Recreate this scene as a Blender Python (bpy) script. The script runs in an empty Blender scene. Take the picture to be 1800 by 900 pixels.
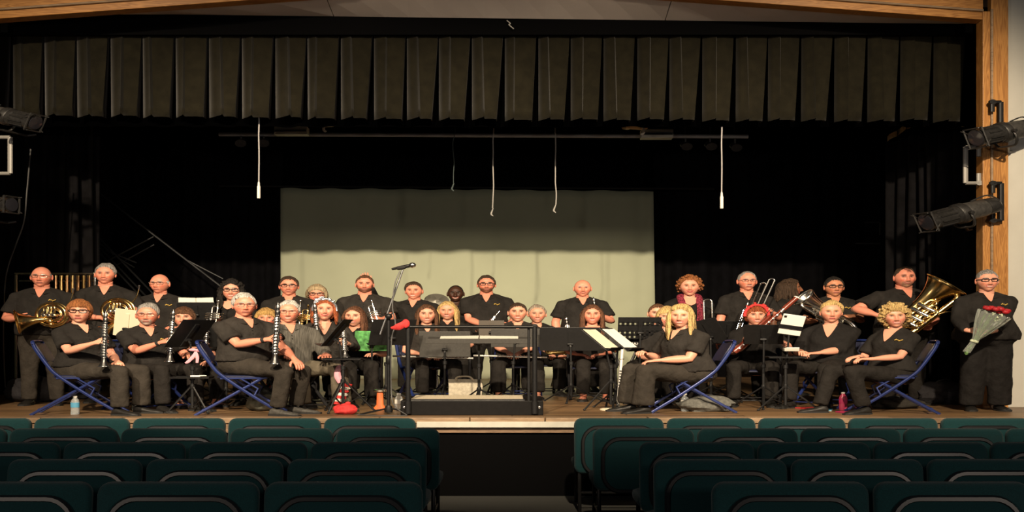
import bpy, math, random
import numpy as np
from mathutils import Vector, Matrix, noise

# ------------------------------------------------------------------ camera, world, lights
SC = bpy.context.scene
COL = SC.collection
F = 1745.0          # focal length in pixels of the 1800 x 900 frame
CAMH = 1.82         # eye height of the photographer
HORIZ = 580.0       # pixel row of the horizon
STG = 0.857         # stage floor height
WIDE = 1.5          # the things in the photograph are this much wider than life
R = math.radians

cam_d = bpy.data.cameras.new('camera')
cam = bpy.data.objects.new('camera', cam_d)
COL.objects.link(cam)
cam.location = (0, 0, CAMH)
cam.rotation_euler = (R(90), 0, 0)
cam_d.sensor_width = 36.0
cam_d.lens = 36.0 * F / 1800.0
cam_d.shift_y = (HORIZ - 450.0) / 1800.0
cam_d.clip_end = 200
SC.camera = cam

world = bpy.data.worlds.new('hall_ambient')
SC.world = world
world.use_nodes = True
bg = world.node_tree.nodes['Background']
bg.inputs[0].default_value = (0.75, 0.85, 1.0, 1)
bg.inputs[1].default_value = 0.020

SC.view_settings.view_transform = 'Standard'
SC.view_settings.look = 'None'
SC.view_settings.gamma = 1.0
SC.view_settings.use_curve_mapping = False
SC.view_settings.exposure = 0.75


def spot(name, loc, target, energy, angle, blend=0.5, color=(1.0, 0.80, 0.56), size=0.10):
    l = bpy.data.lights.new(name, 'SPOT')
    l.energy = energy
    l.spot_size = R(angle)
    l.spot_blend = blend
    l.color = color
    l.shadow_soft_size = size
    o = bpy.data.objects.new(name, l)
    COL.objects.link(o)
    o.location = loc
    d = Vector(target) - Vector(loc)
    o.rotation_euler = d.to_track_quat('-Z', 'Y').to_euler()
    return o


# front-of-house stage lights hanging from the hall ceiling, aimed at the players
for i, x in enumerate((-5.6, -2.2, 1.0, 4.4)):
    spot('front_spotlight', (x, 3.0, 6.60), (x * 0.95 + 0.1, 13.6, 1.95), 3000, 47, 0.7)
# weaker second lighting bar, a little lower and further back
for i, x in enumerate((-3.0, 3.2)):
    spot('balcony_spotlight', (x, 1.0, 6.30), (x * 0.9, 13.6, 2.6), 420, 44, 0.6, size=0.40)
# dim fill lamps added behind the camera to lift soffit and seat backs
for x in (-6.5, 6.5):
    l = bpy.data.lights.new('added_fill_lamp', 'POINT')
    l.energy = 330
    l.color = (1.0, 0.84, 0.70)
    l.shadow_soft_size = 0.25
    o = bpy.data.objects.new('added_fill_lamp', l)
    COL.objects.link(o)
    o.location = (x, -2.0, 2.6)

# ------------------------------------------------------------------ helpers


def at(px, py, d):
    """point of the place seen at pixel px, py at distance d"""
    return Vector(((px - 900.0) * d / F, d, CAMH + (HORIZ - py) * d / F))


MATS = {}


def mat(name, color, rough=0.6, metal=0.0, var=0.0, vscale=20.0, bump=0.0, bscale=60.0, spec=0.5,
        stretch=None, emit=0.0, sheen=0.0):
    if name in MATS:
        return MATS[name]
    m = bpy.data.materials.new(name)
    m.use_nodes = True
    nt = m.node_tree
    b = nt.nodes['Principled BSDF']
    b.inputs['Base Color'].default_value = (*color, 1)
    b.inputs['Roughness'].default_value = rough
    b.inputs['Metallic'].default_value = metal
    b.inputs['Specular IOR Level'].default_value = spec
    if sheen:
        b.inputs['Sheen Weight'].default_value = sheen
        b.inputs['Sheen Roughness'].default_value = 0.5
    if emit:
        b.inputs['Emission Color'].default_value = (*color, 1)
        b.inputs['Emission Strength'].default_value = emit
    if var or bump:
        tc = nt.nodes.new('ShaderNodeTexCoord')
        mp = nt.nodes.new('ShaderNodeMapping')
        nt.links.new(tc.outputs['Object'], mp.inputs[0])
        if stretch:
            mp.inputs['Scale'].default_value = stretch
        if var:
            n = nt.nodes.new('ShaderNodeTexNoise')
            n.inputs['Scale'].default_value = vscale
            n.inputs['Detail'].default_value = 5
            nt.links.new(mp.outputs[0], n.inputs['Vector'])
            cr = nt.nodes.new('ShaderNodeValToRGB')
            cr.color_ramp.elements[0].position = 0.3
            cr.color_ramp.elements[1].position = 0.7
            cr.color_ramp.elements[0].color = tuple(c * (1 - var) for c in color) + (1,)
            cr.color_ramp.elements[1].color = tuple(min(1, c * (1 + var)) for c in color) + (1,)
            nt.links.new(n.outputs[0], cr.inputs[0])
            nt.links.new(cr.outputs[0], b.inputs['Base Color'])
        if bump:
            n2 = nt.nodes.new('ShaderNodeTexNoise')
            n2.inputs['Scale'].default_value = bscale
            n2.inputs['Detail'].default_value = 4
            nt.links.new(mp.outputs[0], n2.inputs['Vector'])
            bp = nt.nodes.new('ShaderNodeBump')
            bp.inputs['Strength'].default_value = bump
            bp.inputs['Distance'].default_value = 0.02
            nt.links.new(n2.outputs[0], bp.inputs['Height'])
            nt.links.new(bp.outputs[0], b.inputs['Normal'])
    MATS[name] = m
    return m


def vcol_mat(name, rough=0.5, sub=0.0):
    if name in MATS:
        return MATS[name]
    m = bpy.data.materials.new(name)
    m.use_nodes = True
    nt = m.node_tree
    b = nt.nodes['Principled BSDF']
    a = nt.nodes.new('ShaderNodeAttribute')
    a.attribute_name = 'Col'
    nt.links.new(a.outputs['Color'], b.inputs['Base Color'])
    b.inputs['Roughness'].default_value = rough
    b.inputs['Specular IOR Level'].default_value = 0.35
    if sub:
        b.inputs['Subsurface Weight'].default_value = sub
        b.inputs['Subsurface Radius'].default_value = (0.012, 0.005, 0.003)
        b.inputs['Subsurface Scale'].default_value = 1.0
    MATS[name] = m
    return m


def perp(d, hint=None):
    d = d.normalized()
    h = hint if hint is not None else (Vector((0, 0, 1)) if abs(d.z) < 0.9 else Vector((1, 0, 0)))
    e = h - d * h.dot(d)
    if e.length < 1e-5:
        h = Vector((0, 1, 0))
        e = h - d * h.dot(d)
    return e.normalized()


def smooth_path(pts, n=6):
    """Catmull-Rom through the points"""
    pts = [Vector(p) for p in pts]
    if len(pts) < 3:
        return pts
    P = [pts[0] * 2 - pts[1]] + pts + [pts[-1] * 2 - pts[-2]]
    out = []
    for i in range(1, len(P) - 2):
        for k in range(n):
            t = k / n
            a, b, c, d = P[i - 1], P[i], P[i + 1], P[i + 2]
            out.append(0.5 * ((2 * b) + (c - a) * t + (2 * a - 5 * b + 4 * c - d) * t * t + (3 * b - a - 3 * c + d) * t ** 3))
    out.append(pts[-1])
    return out


class MB:
    """collects shapes (in unstretched coordinates about a thing's origin) and links them as one mesh"""

    def __init__(self):
        self.v = []
        self.f = []
        self.c = []          # optional colours
        self.mi = []
        self.m = 0
        self.col = (1, 1, 1)

    def add(self, vs, fs, cols=None):
        o = len(self.v)
        self.v.extend([tuple(p) for p in vs])
        self.f.extend([tuple(i + o for i in f) for f in fs])
        self.mi.extend([self.m] * len(fs))
        self.c.extend(cols if cols is not None else [self.col] * len(vs))
        return o

    def rings(self, rs, cap0=True, cap1=True, closed=True, cols=None):
        n = len(rs[0])
        vs = [p for r in rs for p in r]
        fs = []
        m = n if closed else n - 1
        for i in range(len(rs) - 1):
            for j in range(m):
                k = (j + 1) % n
                fs.append((i * n + j, i * n + k, (i + 1) * n + k, (i + 1) * n + j))
        if cap0:
            fs.append(tuple(reversed(range(n))))
        if cap1:
            fs.append(tuple((len(rs) - 1) * n + j for j in range(n)))
        self.add(vs, fs, cols)

    def tube(self, pts, r, seg=8, caps=True, hint=None, flat=None):
        pts = [Vector(p) for p in pts]
        n = len(pts)
        rr = r if isinstance(r, (list, tuple)) else [r] * n
        if len(rr) != n:
            rr = list(np.interp(np.linspace(0, 1, n), np.linspace(0, 1, len(rr)), rr))
        rs = []
        e = None
        for i in range(n):
            if i == 0:
                d = pts[1] - pts[0]
            elif i == n - 1:
                d = pts[-1] - pts[-2]
            else:
                d = pts[i + 1] - pts[i - 1]
            if d.length < 1e-9:
                d = Vector((0, 0, 1))
            d.normalize()
            e = perp(d, hint if e is None else e)
            g = d.cross(e)
            fl = 1.0 if flat is None else flat
            rs.append([pts[i] + (e * math.cos(a) + g * math.sin(a) * fl) * rr[i]
                       for a in [2 * math.pi * j / seg for j in range(seg)]])
        self.rings(rs, caps, caps)

    def box(self, c, s, rot=None):
        c = Vector(c)
        vs = []
        for z in (-.5, .5):
            for x, y in ((-.5, -.5), (.5, -.5), (.5, .5), (-.5, .5)):
                p = Vector((x * s[0], y * s[1], z * s[2]))
                if rot is not None:
                    p = rot @ p
                vs.append(c + p)
        self.add(vs, [(3, 2, 1, 0), (4, 5, 6, 7), (0, 1, 5, 4), (1, 2, 6, 5), (2, 3, 7, 6), (3, 0, 4, 7)])

    def lathe(self, prof, o, axis, seg=20, caps=(True, True), hint=None):
        o = Vector(o)
        a = Vector(axis).normalized()
        e = perp(a, hint)
        g = a.cross(e)
        rs = [[o + a * h + (e * math.cos(t) + g * math.sin(t)) * r
               for t in [2 * math.pi * j / seg for j in range(seg)]] for r, h in prof]
        self.rings(rs, caps[0], caps[1])

    def ball(self, c, rx, ry=None, rz=None, seg=12, rows=8, rot=None):
        ry = rx if ry is None else ry
        rz = rx if rz is None else rz
        c = Vector(c)
        rs = []
        for i in range(rows + 1):
            t = math.pi * (0.03 + 0.94 * i / rows)
            ring = []
            for j in range(seg):
                a = 2 * math.pi * j / seg
                p = Vector((rx * math.sin(t) * math.cos(a), ry * math.sin(t) * math.sin(a), -rz * math.cos(t)))
                if rot is not None:
                    p = rot @ p
                ring.append(c + p)
            rs.append(ring)
        self.rings(rs)

    def build(self, name, mats, parent=None, loc=None, smooth=True, wide=WIDE, colors=False, angle=40, bevel=0, solid=0):
        me = bpy.data.meshes.new(name)
        a = np.array(self.v, dtype=float)
        if wide != 1:
            a[:, 0] *= wide
        me.from_pydata(a.tolist(), [], self.f)
        if not isinstance(mats, (list, tuple)):
            mats = [mats]
        for m in mats:
            me.materials.append(m)
        if len(mats) > 1:
            me.polygons.foreach_set('material_index', self.mi)
        if smooth:
            me.polygons.foreach_set('use_smooth', [True] * len(self.f))
            me.update()
            if angle:
                me.set_sharp_from_angle(angle=R(angle))
        if colors:
            at_ = me.color_attributes.new('Col', 'FLOAT_COLOR', 'POINT')
            cc = np.ones((len(self.v), 4))
            cc[:, :3] = np.array(self.c)
            at_.data.foreach_set('color', cc.ravel())
        me.update()
        o = bpy.data.objects.new(name, me)
        COL.objects.link(o)
        if parent is not None:
            o.parent = parent
        if loc is not None:
            o.location = loc
        if bevel:
            md = o.modifiers.new('bevel', 'BEVEL')
            md.width = bevel
            md.segments = 2
            md.limit_method = 'ANGLE'
        if solid:
            md = o.modifiers.new('solid', 'SOLIDIFY')
            md.thickness = solid
        return o


def tag(o, label, cat, group=None):
    o['label'] = label
    o['category'] = cat
    if group:
        o['group'] = group
    return o


def struct(o, label=None):
    o['kind'] = 'structure'
    if label:
        o['label'] = label
    return o


def thing(name, loc, label, cat, group=None):
    o = bpy.data.objects.new(name, None)
    o.empty_display_size = 0.1
    COL.objects.link(o)
    o.location = loc
    return tag(o, label, cat, group)


def copy_tree(o, parent=None):
    c = o.copy()
    COL.objects.link(c)
    c.parent = parent
    for ch in list(o.children):
        copy_tree(ch, c)
    return c


def rotz(a):
    return Matrix.Rotation(a, 3, 'Z')


# ------------------------------------------------------------------ materials
M_DRAPE = mat('black_drape', (0.0035, 0.0035, 0.0048), 0.95, 0, 0.3, 6, 0.25, 90, 0.1)
M_DRAPE2 = mat('charcoal_drape', (0.0085, 0.008, 0.009), 0.95, 0, 0.3, 6, 0.25, 90, 0.1)
M_VAL = mat('valance_velour', (0.0105, 0.0090, 0.0048), 0.9, 0, 0.25, 9, 0.2, 120, 0.1, None, 0, 0.1)
M_BLACKWALL = mat('black_paint', (0.0022, 0.0022, 0.0025), 0.95, spec=0.05)
M_SCREEN = mat('cyclorama_cloth', (0.42, 0.45, 0.33), 0.9, 0, 0.05, 1.2, 0.05, 8, 0.1)
M_PLASTER = mat('cream_plaster', (0.52, 0.51, 0.46), 0.85, 0, 0.05, 3, 0.12, 140)
M_SOFFIT = mat('soffit_board', (0.60, 0.54, 0.50), 0.85, 0, 0.05, 2)
M_STEEL_BLK = mat('black_steel', (0.009, 0.009, 0.0095), 0.42, 0.0, 0.2, 30, spec=.3)
M_FIXT = mat('fixture_black', (0.020, 0.019, 0.018), 0.45, 0.2, 0.3, 30, 0.1, 60)
M_CHROME = mat('chrome', (0.75, 0.75, 0.74), 0.18, 1.0)
M_SILVER = mat('silver_plate', (0.88, 0.86, 0.80), 0.22, 1.0)
M_GOLD = mat('gold_lacquer', (0.86, 0.60, 0.24), 0.22, 1.0)
M_COPPER = mat('rose_brass', (0.80, 0.45, 0.22), 0.22, 1.0)
M_EBONY = mat('ebony_wood', (0.012, 0.011, 0.011), 0.28, 0, 0.3, 60)
M_BASSOON = mat('maple_red_varnish', (0.16, 0.028, 0.015), 0.25, 0, 0.3, 40)
M_BLUE = mat('blue_enamel', (0.016, 0.030, 0.135), 0.3, 0.25, 0.1, 30)
M_BLUEPAD = mat('navy_vinyl', (0.012, 0.016, 0.05), 0.5, 0, 0.2, 40, 0.1, 100)
M_PAPER = mat('sheet_paper', (0.80, 0.77, 0.68), 0.8)
M_CREAM = mat('cream_paper', (0.72, 0.66, 0.50), 0.8)
M_RUBBER = mat('black_rubber', (0.010, 0.010, 0.010), 0.8)
M_TEAL = mat('teal_upholstery', (0.0042, 0.034, 0.038), 0.92, 0, 0.25, 160, 0.35, 400, 0.2, None, 0, 0.15)
M_TEALD = mat('teal_shell', (0.0035, 0.027, 0.031), 0.85, 0, 0.2, 160, 0.2, 400, 0.2)
M_TRIM = mat('black_piping', (0.006, 0.006, 0.007), 0.35)
M_PODCARPET = mat('podium_carpet', (0.60, 0.52, 0.38), 0.95, 0, 0.35, 90, 0.5, 160)
M_RED = mat('red_cloth', (0.55, 0.03, 0.03), 0.8, 0, 0.25, 40)
M_WHITEP = mat('white_plastic', (0.78, 0.76, 0.70), 0.45)
M_GREYCLOTH = mat('grey_canvas', (0.10, 0.10, 0.09), 0.9, 0, 0.3, 25, 0.4, 40)
M_TOTE = mat('natural_canvas', (0.42, 0.38, 0.30), 0.9, 0, 0.2, 25, 0.3, 40)
M_CARPET = mat('hall_carpet', (0.045, 0.045, 0.040), 0.95, 0, 0.45, 160, 0.5, 300)
M_GREYDESK = mat('grey_desk_enamel', (0.052, 0.050, 0.046), 0.55, 0, 0.15, 40)
M_PINK = mat('pink_ribbon', (0.70, 0.33, 0.40), 0.7)
M_ORANGE = mat('orange_fibre', (0.70, 0.15, 0.04), 0.6)
M_LOGO = mat('gold_thread', (0.55, 0.36, 0.08), 0.6)
M_DARKGLASS = mat('dark_lens', (0.02, 0.02, 0.025), 0.08)
M_WORN = mat('worn_white_paint', (0.50, 0.49, 0.43), 0.7, 0, 0.08, 8)
M_EDGE = mat('stage_edge_wood', (0.20, 0.13, 0.08), 0.6, 0, 0.3, 12, 0.1, 40, 0.4, (1, 8, 8))
M_BOARD = mat('stage_board', (0.20, 0.130, 0.075), 0.5, 0, 0.3, 6, 0.1, 30, 0.4, (1, 9, 9))
M_BOARD2 = mat('stage_board_pale', (0.26, 0.175, 0.105), 0.5, 0, 0.3, 6, 0.1, 30, 0.4, (1, 9, 9))


def oak_mat(name, along):
    m = bpy.data.materials.new(name)
    m.use_nodes = True
    nt = m.node_tree
    b = nt.nodes['Principled BSDF']
    tc = nt.nodes.new('ShaderNodeTexCoord')
    mp = nt.nodes.new('ShaderNodeMapping')
    mp.inputs['Scale'].default_value = (0.35, 3, 5) if along == 'x' else (4, 3, 0.35)
    w = nt.nodes.new('ShaderNodeTexNoise')
    w.inputs['Scale'].default_value = 3.0
    w.inputs['Detail'].default_value = 3
    w.inputs['Distortion'].default_value = 1.2
    wv = nt.nodes.new('ShaderNodeMath')
    wv.operation = 'MULTIPLY'
    wv.inputs[1].default_value = 16
    fr = nt.nodes.new('ShaderNodeMath')
    fr.operation = 'PINGPONG'
    fr.inputs[1].default_value = 1.0
    cr = nt.nodes.new('ShaderNodeValToRGB')
    cr.color_ramp.elements[0].color = (0.30, 0.125, 0.028, 1)
    cr.color_ramp.elements[1].color = (0.50, 0.235, 0.062, 1)
    nt.links.new(tc.outputs['Object'], mp.inputs[0])
    nt.links.new(mp.outputs[0], w.inputs['Vector'])
    nt.links.new(w.outputs[0], wv.inputs[0])
    nt.links.new(wv.outputs[0], fr.inputs[0])
    nt.links.new(fr.outputs[0], cr.inputs[0])
    nt.links.new(cr.outputs[0], b.inputs['Base Color'])
    b.inputs['Roughness'].default_value = 0.4
    return m


M_OAKV = oak_mat('oak_upright', 'z')
M_OAKH = oak_mat('oak_header', 'x')


def plank_mat():
    m = bpy.data.materials.new('stage_planks')
    m.use_nodes = True
    nt = m.node_tree
    b = nt.nodes['Principled BSDF']
    tc = nt.nodes.new('ShaderNodeTexCoord')
    br = nt.nodes.new('ShaderNodeTexBrick')
    br.inputs['Scale'].default_value = 1.0
    br.inputs['Brick Width'].default_value = 2.6
    br.inputs['Row Height'].default_value = 0.16
    br.inputs['Mortar Size'].default_value = 0.006
    br.inputs['Color1'].default_value = (0.34, 0.20, 0.095, 1)
    br.inputs['Color2'].default_value = (0.19, 0.112, 0.056, 1)
    br.inputs['Mortar'].default_value = (0.02, 0.013, 0.008, 1)
    n = nt.nodes.new('ShaderNodeTexNoise')
    n.inputs['Scale'].default_value = 3
    n.inputs['Detail'].default_value = 6
    mp = nt.nodes.new('ShaderNodeMapping')
    mp.inputs['Scale'].default_value = (0.6, 6, 1)
    mx = nt.nodes.new('ShaderNodeMixRGB')
    mx.blend_type = 'MULTIPLY'
    mx.inputs[0].default_value = 0.55
    nt.links.new(tc.outputs['Object'], br.inputs['Vector'])
    nt.links.new(tc.outputs['Object'], mp.inputs[0])
    nt.links.new(mp.outputs[0], n.inputs['Vector'])
    nt.links.new(br.outputs['Color'], mx.inputs[1])
    nt.links.new(n.outputs[0], mx.inputs[2])
    nt.links.new(mx.outputs[0], b.inputs['Base Color'])
    b.inputs['Roughness'].default_value = 0.42
    return m


M_PLANKS = plank_mat()

# ------------------------------------------------------------------ the setting
EDGE = 10.84        # distance of the stage front
PRO = 12.40         # distance of the proscenium wall
BACK = 19.60        # distance of the backcloth


def sbox(name, lo, hi, m, label=None, bevel=0):
    mb = MB()
    lo, hi = Vector(lo), Vector(hi)
    c = (lo + hi) / 2
    mb.box((0, 0, 0), hi - lo)
    o = mb.build(name, m, None, c, smooth=False, wide=1, bevel=bevel)
    return struct(o, label)


sbox('floor', (-14, -3, -0.1), (14, EDGE + 0.3, 0), M_CARPET, 'dark carpeted hall floor')
floor_stage = sbox('floor_stage', (-9, EDGE + 0.20, STG - 0.12), (9, 21.0, STG), M_PLANKS, 'brown plank stage floor')
# front nosing boards of the stage, one by one
random.seed(4)
x = -8.9
while x < 8.9:
    w = random.uniform(0.75, 1.15)
    mb = MB()
    mb.box((0, 0, 0), (w - 0.012, 0.205, 0.06))
    b = mb.build('board', random.choice([M_BOARD, M_BOARD2]), floor_stage, None, smooth=False, wide=1, bevel=0.006)
    b.location = Vector((x + w / 2, EDGE + 0.0975, STG - 0.028 + random.uniform(0, .003))) - floor_stage.location
    x += w
sbox('wall_stage_front', (-9, EDGE + 0.04, 0), (9, EDGE + 0.18, STG - 0.06), M_BLACKWALL, 'black stage front below the players')
sbox('trim_1', (-9, EDGE + 0.01, STG - 0.16), (9, EDGE + 0.04, STG - 0.06), M_EDGE, 'brown wooden edge band along the stage front')
p0, p1 = at(733, 741, EDGE), at(1008, 751, EDGE)
sbox('trim_2', (p0.x, EDGE - 0.035, p1.z), (p1.x + 0.15, EDGE + 0.012, p0.z), M_WORN, 'white painted board on the stage front between the seat blocks', 0.004)

# proscenium wall, oak frame
IN_R = at(1723, 0, PRO).x
OUT_R = at(1767, 0, PRO).x
IN_L = at(-22, 0, PRO).x
OUT_L = IN_L - (OUT_R - IN_R)
Z_COR = at(0, 37, PRO).z
CX = (IN_R + IN_L) / 2
PEAK = Z_COR + 0.46
sbox('wall_right', (OUT_R - 0.02, PRO + 0.02, 0), (OUT_R + 4, PRO + 0.35, 9), M_PLASTER, 'cream plaster wall right of the oak proscenium frame')
sbox('wall_left', (OUT_L - 4, PRO + 0.02, 0), (OUT_L + 0.02, PRO + 0.35, 9), M_PLASTER)
# header wall above the low gable
mb = MB()
hw_ = 0.30


def slab_poly(mb, poly, y0, y1):
    n = len(poly)
    vs = [(p[0], y0, p[1]) for p in poly] + [(p[0], y1, p[1]) for p in poly]
    fs = [tuple(range(n)), tuple(reversed(range(n, 2 * n)))]
    for i in range(n):
        j = (i + 1) % n
        fs.append((i, i + n, j + n, j))
    mb.add(vs, fs)


slab_poly(mb, [(OUT_L, Z_COR + hw_ - .02), (CX, PEAK + hw_ - .02), (OUT_R, Z_COR + hw_ - .02), (OUT_R, 9), (OUT_L, 9)], PRO + 0.02, PRO + 0.35)
struct(mb.build('wall_header', M_PLASTER, None, None, smooth=False, wide=1), 'cream plaster wall above the stage opening')
# oak casing
fr = thing('trim_3', (0, PRO, 0), 'oak frame around the stage opening', 'frame')
del fr['category']
fr['kind'] = 'structure'


def fpart(name, m, fn, smooth=False, bevel=0.006):
    mb = MB()
    fn(mb)
    return mb.build(name, m, fr, None, smooth=smooth, wide=1, bevel=bevel)


fpart('upright_casing', M_OAKV, lambda b: b.box(((IN_R + .10 + OUT_R) / 2, -0.03, (Z_COR + hw_) / 2), (OUT_R - IN_R - .10, 0.10, Z_COR + hw_)))
fpart('upright_reveal', M_OAKV, lambda b: b.box((IN_R + .05, 0.02, Z_COR / 2 + .05), (0.10, 0.18, Z_COR + .1)))
fpart('upright_bead', M_BOARD2, lambda b: b.tube([(IN_R + .105, -0.085, 0), (IN_R + .105, -0.085, Z_COR + .12)], 0.018, 8))
fpart('upright_casing', M_OAKV, lambda b: b.box(((IN_L - .10 + OUT_L) / 2, -0.03, (Z_COR + hw_) / 2), (OUT_R - IN_R - .10, 0.10, Z_COR + hw_)))
fpart('upright_reveal', M_OAKV, lambda b: b.box((IN_L - .05, 0.02, Z_COR / 2 + .05), (0.10, 0.18, Z_COR + .1)))
for sgn, xi, xo in ((1, IN_R, OUT_R), (-1, IN_L, OUT_L)):
    fpart('header_casing', M_OAKH, lambda b: slab_poly(b, [(CX, PEAK + .10), (xi, Z_COR + .10), (xi, Z_COR + hw_ + .0), (CX, PEAK + hw_ + .0)], -0.08, 0.02))
    fpart('header_reveal', M_OAKH, lambda b: slab_poly(b, [(CX, PEAK), (xi, Z_COR), (xi, Z_COR + .10), (CX, PEAK + .10)], -0.06, 0.12))
    fpart('header_bead', M_BOARD2, lambda b: b.tube([(CX, -0.085, PEAK + .105), (xi, -0.085, Z_COR + .105)], 0.016, 8))
# sloping soffit panels behind the header, three with joints
SOFY = PRO + 0.62
Z_BL, Z_BR = at(0, 22, SOFY).z, at(1720, 42, SOFY).z


def zg(x_):
    return PEAK - (PEAK - Z_COR) * abs(x_ - CX) / (IN_R - CX)


def zb(x_):
    return Z_BL + (Z_BR - Z_BL) * (x_ - IN_L) / (IN_R - IN_L)


sof = sbox('ceiling_soffit', (IN_L, PRO + .2, 7.6), (IN_R, SOFY, 7.7), M_SOFFIT, 'grey soffit behind the oak header')
j1, j2 = at(580, 20, PRO + .35).x, at(1175, 20, PRO + .35).x
for a_, b_ in ((IN_L, j1 - .006), (j1 + .006, CX), (CX, j2 - .006), (j2 + .006, IN_R)):
    mb = MB()
    n = 6
    top = []
    vs, fs = [], []
    for i in range(n + 1):
        xx = a_ + (b_ - a_) * i / n
        vs += [(xx, PRO + .10, zg(xx) + .01), (xx, SOFY, zb(xx)), (xx, SOFY, zb(xx) + .05), (xx, PRO + .10, zg(xx) + .06)]
    for i in range(n):
        q = i * 4
        for k in range(4):
            l = (k + 1) % 4
            fs.append((q + k, q + l, q + 4 + l, q + 4 + k))
    fs += [(3, 2, 1, 0), (n * 4, n * 4 + 1, n * 4 + 2, n * 4 + 3)]
    mb.add([Vector(v) - sof.location for v in vs], fs)
    mb.build('panel', M_SOFFIT, sof, None, smooth=False, wide=1)
# dark board behind the soffit from which the valance hangs
sbox('wall_valance_board', (IN_L - 1, SOFY + .02, at(900, 60, SOFY).z), (IN_R + .6, SOFY + .10, 7.6), M_BLACKWALL, 'black board above the valance')
# black box of the stage house
sbox('wall_stage_back', (-9.6, 21.0, 0), (9.6, 21.2, 8), M_BLACKWALL, 'black back wall of the stage')
sbox('wall_stage_left', (-9.6, PRO + .3, 0), (-9.4, 21.2, 8), M_BLACKWALL)
sbox('wall_stage_right', (9.4, PRO + .3, 0), (9.6, 21.2, 8), M_BLACKWALL)
sbox('ceiling_stage', (-9.6, PRO + .3, 7.7), (9.6, 21.2, 7.9), M_BLACKWALL, 'black ceiling over the stage')

# ------------------------------------------------------------------ drapes, valance, backcloth


def drape(name, a, b, z0, z1, folds, amp, m, label, cat='curtain', seed=0, thick=0.01, rows=10):
    """hanging pleated cloth from plan point a to plan point b"""
    rnd = random.Random(seed)
    a, b = Vector((a[0], a[1], 0)), Vector((b[0], b[1], 0))
    L = (b - a).length
    u = (b - a) / L
    nrm = Vector((u.y, -u.x, 0))
    n = folds * 8
    ph = [rnd.uniform(-.9, .9) for _ in range(folds + 2)]
    am = [rnd.uniform(.55, 1.2) for _ in range(folds + 2)]
    mb = MB()
    org = a
    vs, fs = [], []
    for k in range(rows + 1):
        t = k / rows
        z = z0 + (z1 - z0) * t
        for i in range(n + 1):
            s = i / n
            q = s * folds
            j = int(q)
            wv = math.sin(2 * math.pi * q + ph[min(j, folds)] * .4) * am[min(j, folds)]
            wv = math.copysign(abs(wv) ** .75, wv)
            off = amp * wv * (0.75 + .25 * (1 - t)) + .02 * math.sin(9 * s + 3 * t)
            sway = .02 * math.sin(q * 1.7 + 4 * t)
            vs.append(u * (s * L + sway) + nrm * off + Vector((0, 0, z)))
    for k in range(rows):
        for i in range(n):
            q = k * (n + 1) + i
            fs.append((q, q + 1, q + n + 2, q + n + 1))
    mb.add(vs, fs)
    o = mb.build(name, m, None, org, wide=1, solid=thick, angle=0)
    return tag(o, label, cat)


# valance of box pleats
mb = MB()
VY = PRO + 0.75
xl, xr = at(-40, 0, VY).x, at(1700, 0, VY).x
npl = 30
pw = (xr - xl) / npl
rnd = random.Random(11)
rows = 10
cols_per = 9
grid = []
rand = [(rnd.uniform(-.03, .03), rnd.uniform(.24, .40), rnd.uniform(.75, 1.3), rnd.uniform(-.02, .02)) for _ in range(npl)]
for k in range(rows + 1):
    t = k / rows          # 0 bottom, 1 top
    row = []
    for i in range(npl):
        dx, rg, dp, dz = rand[i]
        gap = .035 + .16 * (1 - t) ** 1.2 * dp
        rgx = rg + .07 * (1 - t) * (1 if i % 2 else -.3)
        xs = [0.0, rgx * .5, rgx - .03, rgx, rgx + .035, .60, 1 - gap - .012, 1 - gap, .995]
        ys = [.05, .0, -.035 * dp, -.06 * dp, .01, .0, .03, .16, .17]
        x0 = xl + (i + dx * .5) * pw
        zbot = at(0, np.interp((x0 - xl) / (xr - xl), [0, .5, 1], [201, 209, 212]), VY).z + dz * .5
        ztop = at(0, 47, VY).z
        for q in range(cols_per):
            zz = zbot + (ztop - zbot) * t
            if k == 0 and q in (0, 1, 2, 3):
                zz += .012 * (q - 1)
            row.append((x0 + xs[q] * pw, VY + ys[q] * (0.55 + .45 * (1 - t)), zz))
    grid.append(row)
n = len(grid[0])
mb.add([p for r in grid for p in r], [(k * n + i, k * n + i + 1, (k + 1) * n + i + 1, (k + 1) * n + i) for k in range(rows) for i in range(n - 1) if i % cols_per < 7])
tag(mb.build('valance', M_VAL, None, None, wide=1, solid=.012, angle=50), 'long olive brown box pleated valance across the top of the stage', 'curtain')

drape('gap_shade_sheet', (xl - .3, VY + .26), (xr + .3, VY + .26), at(0, 210, VY).z - .045, 7.5, 34, .05, mat('gap_shade_black', (.0008, .0008, .0009), .95, spec=0), 'black sheet added just behind the pleated valance as shade in its gaps', seed=21, rows=4)  # added black sheet: stands for shade between the pleats and stops light there

# backcloth, its lower part lit, upper part in the shade of the valance
xs0, xs1 = at(493, 0, BACK).x, at(1149, 0, BACK).x
zt0, zt1 = at(0, 331, BACK).z, at(0, 336, BACK).z
mb = MB()
vs, fs = [], []
nx, nz = 90, 24
for k in range(nz + 1):
    for i in range(nx + 1):
        s, t = i / nx, k / nz
        ztop = zt0 + (zt1 - zt0) * s + .012 * math.sin(s * 60)
        xx = xs0 + (xs1 - xs0) * s + (0.05 * (1 - t) if i == nx else 0)
        yy = .025 * math.sin(s * 21 + .6 * math.sin(t * 5)) + .012 * math.sin(s * 57 + 2 * t) + .05 * math.exp(-((s - .97) / .02) ** 2)
        vs.append((xx, BACK + yy, STG + (ztop - STG) * t))
for k in range(nz):
    for i in range(nx):
        q = k * (nx + 1) + i
        fs.append((q, q + 1, q + nx + 2, q + nx + 1))
mb.add(vs, fs)
o = mb.build('backcloth', M_SCREEN, None, None, wide=1, solid=.01, angle=0)
tag(o, 'pale cloth screen hanging behind the band', 'screen')
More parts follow.
